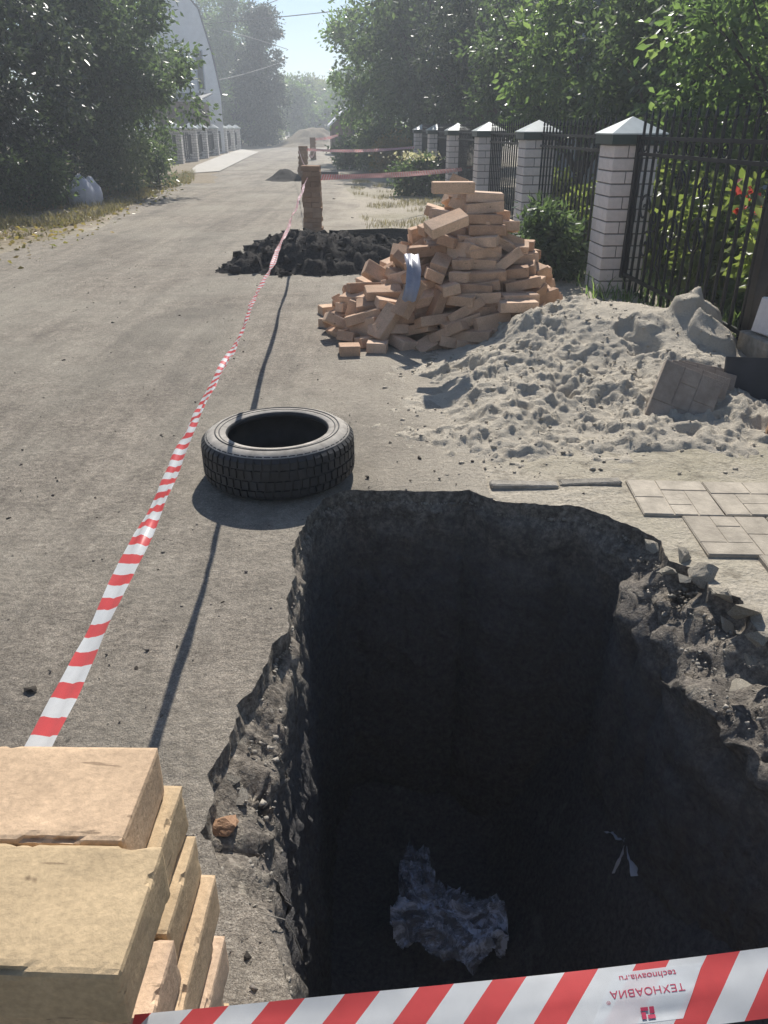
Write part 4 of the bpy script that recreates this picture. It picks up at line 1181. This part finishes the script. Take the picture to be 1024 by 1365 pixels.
t = MB(); ps = [un(345, 1216, -.05), un(365, 1222, -.06), un(380, 1226, -.09), un(392, 1245, -.13), un(400, 1265, -.18), un(404, 1280, -.22)]
t.tube(ps, .0011, 5); o = t.build('root_fibre', M['fibre'], smooth=True); tag(o, 'thin pale root hanging from the asphalt edge into the pit', 'root')

# ------------------------------------------------------------------ foliage
def leaves(name, P, D, size, mat, parent=None, ratio=.5, seed=0, fold=.25):
    """P leaf bases, D leaf directions -> diamond leaves, two triangles each"""
    g = np.random.default_rng(seed); n = len(P)
    D = D / (np.linalg.norm(D, axis=1)[:, None] + 1e-9)
    r_ = g.normal(size=(n, 3)); W = np.cross(D, r_); W /= np.linalg.norm(W, axis=1)[:, None] + 1e-9
    Nn = np.cross(W, D); s_ = size * g.uniform(.6, 1.25, (n, 1))
    a = P; b = P + D * s_ * .48 + W * s_ * ratio * .5 + Nn * s_ * ratio * fold; c = P + D * s_; d = P + D * s_ * .48 - W * s_ * ratio * .5 + Nn * s_ * ratio * fold
    V = np.stack([a, b, c, d], 1).reshape(-1, 3); i = np.arange(n) * 4
    F = np.concatenate([np.column_stack([i, i + 1, i + 2]), np.column_stack([i, i + 2, i + 3])])
    me = mesh_np(name, V, F)
    at_ = me.attributes.new('v', 'FLOAT', 'POINT'); at_.data.foreach_set('value', np.repeat(np.clip(g.beta(2, 2, n), 0, 1), 4).astype(np.float32))
    return link(name, me, mat, parent)

def crown_points(blobs, n, g, nclump=90, cr=.35):
    """blobs: (cx,cy,cz,rx,ry,rz); clumps near the surface, leaves round clumps"""
    vol = np.array([b[3] * b[4] * b[5] for b in blobs]); pr = vol / vol.sum()
    C = []
    while len(C) < nclump:
        b = blobs[g.choice(len(blobs), p=pr)]; d = g.normal(size=3); d /= np.linalg.norm(d)
        r_ = g.random() ** .42; C.append(np.array(b[:3]) + d * np.array(b[3:]) * r_)
    C = np.array(C); k = g.integers(0, nclump, n); rad = cr * g.uniform(.5, 1.3, nclump)
    off = g.normal(size=(n, 3)) * (rad[k] * .55)[:, None] * np.array([1, 1, .8]); P = C[k] + off
    ctr = np.average(np.array([b[:3] for b in blobs]), 0, pr)
    D = off / (rad[k][:, None] + .01) + g.normal(size=(n, 3)) * .7 + (P - ctr) * .12 + np.array([0, 0, -.35])
    return P, D, C

def tree(name, x, y, h, blobs, n, size, mat, label, seed, trunk=.1, group=None, nclump=90, cr=.35, cat='tree', lean=(0, 0), ratio=.5):
    g = np.random.default_rng(seed); root = empty(name, (x, y, float(gz(np.array([x]), np.array([y]))[0]) - .03), 0, label, cat, group)
    P, D, C = crown_points(blobs, n, g, nclump, cr)
    ok = P[:, 2] > .05
    leaves('crown', P[ok], D[ok], size, mat, root, ratio, seed)
    t = MB(); top = Vector((lean[0], lean[1], h * .8)); pts_ = []
    for i in range(7):
        f = i / 6; pts_.append(Vector((lean[0] * f + .06 * math.sin(f * 5 + seed), lean[1] * f + .06 * math.cos(f * 4 + seed), h * .8 * f)))
    t.tube(pts_, [trunk * (1 - .75 * i / 6) for i in range(7)], 8)
    for c in C[g.choice(len(C), min(14, len(C)), replace=False)]:
        f = float(np.clip((c[2] / h) * .7 - .1, .18, .7)); s_ = pts_[int(f * 6)]; c = Vector(c)
        mid = s_.lerp(c, .5) + Vector((0, 0, .12 * (c - s_).length))
        t.tube([s_, mid, c], [trunk * .38, trunk * .2, trunk * .06], 5)
    t.build('trunk', M['bark'], root, smooth=True)
    return root

# right: garden trees behind the fence
RT = [  # x, y, height, radius, mat, label
    (4.1, 8.6, 3.3, 1.2, 'leaf_b', 'broad-leaved garden tree behind the gate pillar, bright where the sun comes through'),
    (5.0, 7.2, 3.5, 1.4, 'leaf_a', 'dark dense tree inside the gate, darkest over the iron gate'),
    (3.75, 11.3, 3.7, 1.25, 'leaf_a', 'leafy tree over the bush-side pillar with a forked dark trunk'),
    (4.9, 11.8, 4.0, 1.5, 'leaf_b', 'tall broad-leaved tree in front of the pale garden house'),
    (3.35, 14.2, 4.1, 1.4, 'leaf_b', 'leafy tree rising behind the third fence pillar'),
    (3.1, 17.6, 4.5, 1.5, 'leaf_a', 'dark tree rising behind the fourth fence pillar'),
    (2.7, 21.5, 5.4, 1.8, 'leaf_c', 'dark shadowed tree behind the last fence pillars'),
    (4.9, 17.0, 5.6, 2.0, 'leaf_a', 'large tree filling the garden behind the fourth and fifth pillars'),
    (1.4, 27.5, 6.8, 2.1, 'leaf_a', 'tree on the right of the lane past the end of the iron fence'),
    (.2, 36.0, 7.6, 2.2, 'leaf_b', 'loose light tree standing farther along the right of the lane, against the sky'),
    (2.8, 33, 9.0, 3.2, 'leaf_a', 'tall tree behind the loose light tree on the right of the lane'),
    (6.9, 9.2, 4.2, 1.8, 'leaf_a', 'dark tree deep in the garden to the right of the pale house'),
]
for i, (x, y, h, r_, m_, lb) in enumerate(RT):
    lo = 1.0 if i in (0, 2, 4, 5) else .7
    bl = [(0, 0, h * .62, r_, r_, h * .36), (r_ * .4, -r_ * .3, h * .45, r_ * .7, r_ * .7, h * .24), (-r_ * .35, r_ * .3, h * .5, r_ * .75, r_ * .75, h * .26)]
    n = int(9500 * (r_ / 1.5) ** 1.6); n = min(n, 26000)
    if y > 25: bl.append((0, 0, h * .25, r_ * .9, r_ * .9, h * .22))
    tree('garden_tree' if y < 25 else 'lane_tree', x, y, h, bl, n, .125 if y < 13 else (.135 if y < 25 else .2), M[m_], lb, 100 + i, .09 if y < 15 else .14, None, int(95 * (r_ / 1.5) ** 1.3), .30 if y < 25 else .5)

# left: trees and shrubs over the verge
LT = [(-7.6, 15.2, 6.0, 2.1, 'leaf_c', 'dark spreading tree over the white sacks on the left verge'),
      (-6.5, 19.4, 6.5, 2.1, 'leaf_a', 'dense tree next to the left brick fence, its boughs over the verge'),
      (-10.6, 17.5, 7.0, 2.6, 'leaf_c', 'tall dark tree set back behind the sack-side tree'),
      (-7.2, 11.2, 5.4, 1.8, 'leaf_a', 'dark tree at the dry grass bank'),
      (-8.9, 27.6, 7.2, 2.3, 'leaf_a', 'tree in front of the white gable, behind the first left pillars')]
for i, (x, y, h, r_, m_, lb) in enumerate(LT):
    if i == 4: bl = [(0, 0, h * .62, r_, r_, h * .36), (r_ * .5, -.3, h * .42, r_ * .6, r_ * .6, h * .17)]
    else: bl = [(0, 0, h * .6, r_, r_, h * .38), (r_ * .45, -r_ * .3, h * .36, r_ * .75, r_ * .75, h * .26), (-r_ * .4, 0, h * .32, r_ * .8, r_ * .8, h * .26), (0, 0, h * .2, r_ * .9, r_ * .8, h * .16)]
    tree('verge_tree', x, y, h, bl, 34000 if i < 2 else 24000, .13 if y < 24 else .17, M[m_], lb, 200 + i, .14, None, 170, .42)
def shrub(name, x, y, h, r_, n, size, mat, label, seed, nclump=40, cr=.2, cat='shrub', ratio=.45):
    return tree(name, x, y, h, [(0, 0, h * .5, r_, r_, h * .5)], n, size, mat, label, seed, .025, None, nclump, cr, cat, ratio=ratio)
p = un(150, 262); shrub('wild_shrub', p.x, p.y + .5, 1.35, .75, 4200, .10, M['leaf_f'], 'straggly pale shrub behind the white sacks', 301, 45, .24)
p = un(205, 250); shrub('wild_shrub', p.x + .1, p.y, 1.3, .6, 3200, .10, M['leaf_a'], 'dark shrub at the tree foot beside the pale straggly shrub', 302)
p = un(205, 227); shrub('wild_shrub', p.x, p.y, .85, .6, 2400, .12, M['leaf_d'], 'yellow-green shrub at the foot of the first left pillars', 303)
p = un(35, 285); shrub('wild_shrub', p.x, p.y + .3, 1.0, .7, 3600, .09, M['leaf_a'], 'low dark shrub above the dry grass bank', 304)
p = un(85, 275); shrub('wild_shrub', p.x, p.y + .3, .9, .5, 2600, .09, M['leaf_c'], 'low dark shrub between the grass bank and the white sacks', 305)
# bushes farther along on the left
for i, (px, py, h, r_, m_, lb, n) in enumerate([(330, 194, 5.2, 2.3, 'leaf_b', 'big rounded green bush past the end of the left brick fence', 16000), (352, 193, 4.0, 1.6, 'leaf_a', 'darker bush tucked against the tall dark tree', 9000), (366, 192, 2.6, 1.3, 'leaf_d', 'light green bush at the lane edge below the tall dark tree', 7000)]):
    p = un(px, py); tree('lane_bush', p.x - .5, p.y, h, [(0, 0, h * .5, r_, r_, h * .48)], n, .2, M[m_], lb, 320 + i, .1, None, 90, .45, 'bush')
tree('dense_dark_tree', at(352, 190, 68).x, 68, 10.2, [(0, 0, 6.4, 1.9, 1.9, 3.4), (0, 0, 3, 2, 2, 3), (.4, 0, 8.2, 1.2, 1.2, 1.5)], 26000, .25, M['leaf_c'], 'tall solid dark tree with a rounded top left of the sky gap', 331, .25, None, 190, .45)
tree('lane_tree', at(318, 190, 78).x, 78, 13.0, [(0, 0, 8, 2.4, 2.4, 5), (1, 0, 5, 2.4, 2.4, 4)], 18000, .3, M['leaf_b'], 'loose tall tree between the white gable and the tall dark tree', 332, .25, None, 120, .7)
tree('lane_tree', at(295, 190, 84).x, 84, 13.5, [(0, 0, 8, 2.4, 2.4, 5), (1, 0, 5, 2.4, 2.4, 4)], 16000, .3, M['leaf_a'], 'tall tree rising directly behind the white gable', 333, .25, None, 120, .7)
for i, (px, Y, h, r_, m_, lb) in enumerate([(392, 92, 6.8, 2.0, 'leaf_b', 'far slim green tree just right of the tall dark tree'), (405, 105, 7.6, 1.8, 'leaf_f', 'far pale pointed tree at the end of the lane'),
                                          (420, 118, 7.8, 2.6, 'leaf_e', 'far brownish autumn tree closing the lane'), (440, 112, 7.4, 2.6, 'leaf_d', 'far yellow-green tree beside the autumn tree'),
                                          (458, 104, 7.6, 2.6, 'leaf_b', 'far green tree on the right end of the lane'), (432, 96, 4.2, 2.2, 'leaf_a', 'low dark far bush in front of the autumn tree'),
                                          (400, 98, 4.4, 2.0, 'leaf_d', 'low light bush at the lane end'), (472, 90, 7.5, 2.8, 'leaf_a', 'dark far tree behind the little shed')]):
    p = at(px, 180, Y); tree('far_tree', p.x, Y, h, [(0, 0, h * .55, r_, r_, h * .42), (.5, 0, h * .3, r_, r_, h * .3)], 7000, .36, M[m_], lb, 340 + i, .15, None, 70, .6)
# bushes on the right verge
p = un(735, 372); tree('leafy_bush', p.x + .0, p.y + .1, .75, [(0, 0, .34, .34, .36, .34), (-.12, -.05, .5, .2, .22, .22)], 2600, .10, M['leaf_a'], 'dark glossy bush in front of the second pillar, beside the brick heap', 401, .02, None, 60, .12, 'bush', ratio=.38)
p = un(560, 262); b_ = tree('flowering_bush', p.x, p.y + .3, .85, [(0, 0, .4, .55, .5, .4)], 3000, .10, M['leaf_a'], 'low bush with pale flowers under the first cross tape', 402, .02, None, 50, .16, 'bush')
g = np.random.default_rng(5); P = g.normal(size=(260, 3)) * (.32, .3, .05) + (0, -.05, .78); leaves('flowers', P, g.normal(size=(260, 3)) + (0, 0, .6), .055, M['petal_pale'], b_, .9, 3)['kind'] = 'stuff'
p = un(500, 232); tree('tall_weeds', p.x, p.y + 1.5, 1.5, [(0, 0, .75, .7, .7, .7)], 4200, .13, M['leaf_f'], 'pale green weeds beside the second tape on the right verge', 403, .02, None, 60, .22, 'weeds')
p = un(522, 236); tree('tall_weeds', p.x, p.y + .6, 1.2, [(0, 0, .6, .55, .5, .55)], 3200, .11, M['leaf_e'], 'dry reddish weeds next to the pale weeds on the right verge', 404, .02, None, 50, .2, 'weeds')
p = un(470, 232); tree('tall_weeds', p.x, p.y + 3, 1.2, [(0, 0, .55, .8, .7, .5)], 3200, .13, M['leaf_a'], 'dark low weeds left of the pale weeds on the right verge', 405, .02, None, 50, .2, 'weeds')
# garden plants behind the gate
gl = ['yellow-green garden plant behind the gate scrolls', 'leafy garden plant with red blooms behind the gate', 'red-flowered plant near the gate post', 'tall leafy plant behind the sand peak', 'broad-leaved plant beyond the gate pillar',
      'garden plant behind the first fence panel', 'small yellow-green plant by the bush-side pillar', 'red-flowered plant deep behind the gate', 'leafy plant at the house side of the gate', 'pale green plant under the dark gate tree']
for i, (x, y, h, m_, red) in enumerate([(2.75, 6.6, .95, 'leaf_d', 0), (2.95, 5.8, 1.05, 'leaf_b', 1), (2.75, 5.2, .95, 'leaf_d', 1), (3.0, 5.0, 1.1, 'leaf_a', 0), (2.7, 7.7, 1.0, 'leaf_d', 0),
                                       (2.4, 9.0, .9, 'leaf_d', 0), (2.3, 11.0, .9, 'leaf_d', 0), (3.5, 6.7, 1.15, 'leaf_b', 1), (3.6, 5.9, 1.0, 'leaf_d', 1), (3.3, 7.6, 1.2, 'leaf_d', 0)]):
    r0 = tree('garden_plant', x, y, h, [(0, 0, h * .5, .38, .42, h * .5)], 1300, .11, M[m_], gl[i], 420 + i, .015, None, 34, .15, 'plant', ratio=.62)
    if red:
        P = g.normal(size=(90, 3)) * (.22, .25, .16) + (0, 0, h * .78); P = np.repeat(P[:16], 8, 0) + g.normal(size=(128, 3)) * .016
        leaves('flowers', P, g.normal(size=(128, 3)), .045, M['petal_red'], r0, .9, 9 + i)['kind'] = 'stuff'
# ground litter and low growth at the pillar foot
def blades(name, n, fn, hmin, hmax, mat, label, cat, seed):
    g = np.random.default_rng(seed); P = fn(g, n); n = len(P); a = g.uniform(0, 6.28, n); hh = g.uniform(hmin, hmax, n)
    D = np.column_stack([np.cos(a) * .45, np.sin(a) * .45, np.ones(n)]); D /= np.linalg.norm(D, axis=1)[:, None]
    W = np.column_stack([-np.sin(a), np.cos(a), np.zeros(n)]) * .006 * (hmax / .2)
    V = np.stack([P - W, P + W, P + D * (hh * .6)[:, None] + W * .6, P + D * hh[:, None] + np.column_stack([np.cos(a), np.sin(a), -np.ones(n) * .4]) * (hh * .25)[:, None], P + D * (hh * .6)[:, None] - W * .6], 1).reshape(-1, 3)
    i = np.arange(n) * 5; F = np.concatenate([np.column_stack([i, i + 1, i + 2]), np.column_stack([i, i + 2, i + 4]), np.column_stack([i + 4, i + 2, i + 3])])
    me = mesh_np(name, V, F); at_ = me.attributes.new('v', 'FLOAT', 'POINT'); at_.data.foreach_set('value', np.repeat(g.random(n), 5).astype(np.float32))
    return tag(link(name, me, mat), label, cat, None, 'stuff')
def f_verge(g, n):
    px = g.uniform(-40, 260, n * 2); py = np.interp(px, [-40, 0, 130, 260], [300, 285, 270, 232]) + (g.random(n * 2) - .35) * np.interp(px, [0, 150, 260], [62, 34, 14])
    P = np.array([tuple(un(a, b)) for a, b in zip(px, py)]); P = P[fbm(P * (2, 2, 1), 3, 9) > -.12][:n]
    P[:, 2] = gz(P[:, 0], P[:, 1]); return P
blades('dry_grass', 9000, f_verge, .04, .17, M['grass'], 'dry yellow grass along the left verge', 'grass', 51)
def f_lit(g, n):
    px = g.uniform(-60, 255, n); py = np.interp(px, [-60, 0, 130, 260], [318, 300, 280, 236]) + g.normal(size=n) * np.interp(px, [0, 150, 260], [22, 10, 4])
    P = np.array([tuple(un(a, b)) for a, b in zip(px, py)]); P[:, 2] = gz(P[:, 0], P[:, 1]) + .012; return P
P_ = f_lit(np.random.default_rng(77), 2600); g_ = np.random.default_rng(78)
tag(leaves('leaf_litter', P_, g_.normal(size=P_.shape) * (1, 1, .25), .075, M['leaf_e'], None, .6, 79), 'brown fallen leaves strewn along the left bank', 'leaf litter', None, 'stuff')
def f_rv(g, n):
    y = g.uniform(9, 24, n * 4); x = fence_x(y) - .3 - 1.7 * g.random(n * 4) ** 1.4
    ok = (fbm(P3(x * 1.6, y * 1.6), 3, 19) > .1) & ~in_poly(x, y, rim_b[:, :2]); return np.column_stack([x, y, x * 0])[ok][:n]
blades('verge_grass', 5000, f_rv, .03, .12, M['grass'], 'thin green and dry grass along the right verge', 'grass', 52)
def f_gard(g, n):
    y = g.uniform(4.6, 12, n); return np.column_stack([fence_x(y) + g.uniform(-.35, 1.6, n), y, y * 0])
blades('garden_undergrowth', 3500, f_gard, .05, .25, M['leaf_b'], 'low green growth along the foot of the iron fence', 'undergrowth', 53)

# ------------------------------------------------------------------ sacks, left fence, houses, cables
def sack(loc, s, rz, seed, label):
    bm = bmesh.new(); bmesh.ops.create_icosphere(bm, subdivisions=4, radius=1); co = np.array([v.co for v in bm.verts])
    q = np.sign(co) * np.abs(co) ** .75; top = np.clip(co[:, 2] - .45, 0, 1)
    q[:, :2] *= (1 - .95 * top ** .8)[:, None]; q[:, 2] += top * .55
    q *= (1 + fbm(co * 2.4 + seed, 4, seed, .55, True) * .12)[:, None]; q[:, 2] = np.maximum(q[:, 2], -.72)
    for v, c in zip(bm.verts, q): v.co = Vector(c * np.array(s))
    me = bpy.data.meshes.new('sack'); bm.to_mesh(me); bm.free()
    return tag(link('tied_sack', me, M['bagw'], None, loc, (0, 0, rz), True), label, 'sack')
p = un(112, 278); sack((p.x, p.y, .2), (.22, .19, .27), .3, 1, 'white tied rubbish sack on the left verge, the fuller of the two')
p = un(124, 277); sack((p.x, p.y + .06, .19), (.16, .15, .25), 1.2, 2, 'white tied rubbish sack squeezed against the fuller sack')

lp_ = ['first pale block pillar of the left fence, half hidden by leaves', 'second pale block pillar of the left fence, with a dark slot', 'third pale block pillar of the left fence, with a dark slot', 'fourth pale block pillar of the left fence',
       'fifth pale block pillar of the left fence', 'sixth pale block pillar of the left fence', 'seventh pale block pillar of the left fence', 'last pale block pillar of the left fence']
LP = [un(212, 219), un(237, 218), un(257, 215), un(271, 211), un(286, 207), un(298, 204), un(308, 201), un(316, 199.5)]
base_l = empty('block_pillar', (0, 0, 0), 0, lp_[0], 'pillar', 'pillars of the left fence')
MB().box((-.27, -.27, -.05), (.27, .27, 1.25)).build('shaft', M['left_block'], base_l)
MB().box((-.06, -.275, .3), (.06, -.2701, 1.05)).build('slot', M['iron'], base_l)
t = MB(); t.box((-.33, -.33, 1.252), (.33, .33, 1.31)); t.add([(-.31, -.31, 1.3105), (.31, -.31, 1.3105), (.31, .31, 1.3105), (-.31, .31, 1.3105), (0, 0, 1.5)], [(0, 1, 4), (1, 2, 4), (2, 3, 4), (3, 0, 4)]); t.build('cap', M['cap'], base_l)
base_l.location = LP[0]; base_l.rotation_euler = (0, 0, .1)
for i in range(1, 8): dup(base_l, LP[i], .1, lp_[i])
for i in range(7):
    a, b = LP[i], LP[i + 1]; d = (b - a); L = d.length; rt = empty('metal_fence_panel', a, math.atan2(d.y, d.x), 'dark metal fence panel between the left pillars, number ' + str(i + 1) + ' along the lane', 'fence', 'panels of the left fence')
    rt['label'] = 'thin dark metal fence panel between two pale pillars of the left fence'
    for z in (.2, 1.0): MB().box((.28, -.02, z), (L - .28, .02, z + .05)).build('rail', M['iron'], rt)
    n = max(3, int(L / .35))
    for j in range(n):
        x = .3 + (L - .6) * (j + .5) / n; MB().box((x - .015, -.015, .1), (x + .015, .015, 1.15)).build('bar', M['iron'], rt)

# white house with steep gable
hx, hy = at(268, 160, 48).x, 48
hs = empty('white_house', (hx, hy, 0), .30, 'white house with a tall steep gable above the left brick fence', 'house')
t = MB(); prof = [(-3.2, 0), (1.2, 0), (1.2, 2.9), (.88, 4.9), (.36, 6.9), (-1.0, 8.5), (-2.36, 6.9), (-2.88, 4.9), (-3.2, 2.9)]
n = len(prof); V = [(x, 0, z) for x, z in prof] + [(x, 9, z) for x, z in prof]
t.add(V, [tuple(range(n)), tuple(reversed(range(n, 2 * n)))] + [(i, n + i, n + (i + 1) % n, (i + 1) % n) for i in range(n)]); t.build('wall', M['white_wall'], hs)
for (i, j) in ((2, 3), (3, 4), (4, 5), (5, 6), (6, 7), (7, 8)):
    (xa, za), (xb, zb) = prof[i], prof[j]; d = Vector((xb - xa, 0, zb - za)).normalized(); nr = Vector((d.z, 0, -d.x)) 
    if nr.dot(Vector(((xa + xb) / 2 + 1, 0, (za + zb) / 2 - 4))) < 0: nr = -nr
    q = [Vector((xa, 0, za)), Vector((xb, 0, zb))]; V = []
    for y in (.02, 9.1):
        for p_ in q: V += [p_ + nr * .01 + Vector((0, y, 0)), p_ + nr * .10 + Vector((0, y, 0))]
    MB().add(V, [(0, 1, 3, 2), (4, 6, 7, 5), (0, 4, 5, 1), (2, 3, 7, 6), (1, 5, 7, 3), (0, 2, 6, 4)]).build('roof_slope', M['roof'], hs)
for (xa, xb, za, zb) in ((.05, .35, 3.2, 5.0), (-1.4, -.6, 3.4, 5.0), (-1.6, -.4, .9, 2.3)):
    f = MB().box((xa - .06, -.05, za - .06), (xb + .06, -.002, zb + .06)).build('window', M['grey_wall'], hs); MB().box((xa, -.07, za), (xb, -.051, zb)).build('pane', M['glass'], f)
o = empty('brown_shed', (at(242, 170, 44).x, 44, 0), 0, 'brown boarded shed between the left trees and the white gable', 'shed')
MB().box((-1.4, 0, 0), (1.0, 2.5, 2.5)).build('wall', M['door'], o)
t = MB(); t.add([(-1.6, -.3, 2.52), (1.2, -.3, 2.52), (1.2, 2.8, 2.9), (-1.6, 2.8, 2.9), (-1.6, -.3, 2.6), (1.2, -.3, 2.6), (1.2, 2.8, 2.98), (-1.6, 2.8, 2.98)], [(3, 2, 1, 0), (4, 5, 6, 7), (0, 1, 5, 4), (1, 2, 6, 5), (2, 3, 7, 6), (3, 0, 4, 7)]); t.build('roof', M['roof'], o)
MB().box((-.2, -.04, .05), (.6, -.001, 2.0)).build('door', M['board'], o)
# garden house on the right
o = empty('garden_house', (5.6, 14.6, 0), -.08, 'pale blue-grey house hidden in the garden trees behind the fence', 'house')
MB().box((-2.2, 0, 0), (4.5, 4, 3.4)).build('wall', M['grey_wall'], o)
t = MB(); t.add([(-2.5, -.4, 3.41), (4.8, -.4, 3.41), (4.8, 4.4, 3.41), (-2.5, 4.4, 3.41), (-2.5, 2, 5.2), (4.8, 2, 5.2)], [(0, 1, 5, 4), (2, 3, 4, 5), (0, 4, 3), (1, 2, 5), (3, 2, 1, 0)]); t.build('roof', M['roof'], o)
for xa in (-1.5, .6, 2.6):
    f = MB().box((xa - .08, -.05, .92), (xa + 1.08, -.001, 2.38)).build('window', M['white_wall'], o); MB().box((xa, -.08, 1.0), (xa + 1, -.051, 2.3)).build('pane', M['glass'], f)
# little shed with a pale roof edge at the right of the lane
p = at(458, 190, 46); o = empty('small_shed', (p.x, 46, 0), .1, 'small dark shed with a pale sloping roof edge at the right of the lane', 'shed')
MB().add([(-.6, 0, 0), (1.6, 0, 0), (1.6, 0, 2.3), (.35, 0, 2.3), (-.6, 0, 1.45), (-.6, 3, 0), (1.6, 3, 0), (1.6, 3, 2.3), (.35, 3, 2.3), (-.6, 3, 1.45)],
         [(0, 1, 2, 3, 4), (9, 8, 7, 6, 5), (0, 5, 6, 1), (1, 6, 7, 2), (2, 7, 8, 3), (3, 8, 9, 4), (4, 9, 5, 0)]).build('wall', M['door'], o)
MB().add([(-.75, -.15, 1.33), (.38, -.15, 2.34), (.38, -.15, 2.46), (-.75, -.15, 1.45), (-.75, 3.1, 1.33), (.38, 3.1, 2.34), (.38, 3.1, 2.46), (-.75, 3.1, 1.45)], [(0, 1, 2, 3), (7, 6, 5, 4), (0, 4, 5, 1), (1, 5, 6, 2), (2, 6, 7, 3), (3, 7, 4, 0)]).build('roof', M['white_wall'], o)
MB().box((.5, -.03, .05), (1.3, -.001, 1.9)).build('door', M['board'], o)

def cable(pxs_, label, r_=.022):
    pts_ = [at(*q) for q in pxs_]; a, b, c = pts_[0], pts_[len(pts_) // 2], pts_[-1]; P = []
    for i in range(25):
        f = i / 24; P.append(a * (2 * (f - .5) * (f - 1)) + b * (4 * f * (1 - f)) + c * (2 * f * (f - .5)))
    tag(MB().tube(P, r_, 5).build('power_cable', M['cable'], smooth=True), label, 'cable')
cable([(240, 34, 55), (360, 24, 48), (560, 2, 40)], 'upper power cable crossing the sky gap over the lane')
cable([(295, 40, 58), (340, 52, 62), (384, 66, 66)], 'power cable sloping down from the gable towards the tall dark tree')
cable([(285, 108, 54), (335, 96, 60), (380, 81, 66)], 'lower power cable rising from the white gable to the tall dark tree')
cable([(330, 14, 60), (370, 0, 52), (420, -22, 45)], 'short steep power cable at the top of the sky gap')

# ------------------------------------------------------------------ dusty air
t = NT('dusty_air'); t.n.remove(t.p)
pv = t.new('ShaderNodeVolumePrincipled'); pv.inputs['Density'].default_value = .0043; pv.inputs['Color'].default_value = (.84, .91, 1.0, 1); pv.inputs['Anisotropy'].default_value = .35
t.l.new(pv.outputs[0], t.out.inputs['Volume'])
hz_ = MB().box((-330, -320, -2.3), (330, 350, 16)).build('haze', t.m); tag(hz_, 'thin dusty sunlit air over the whole lane', 'haze', None, 'stuff')
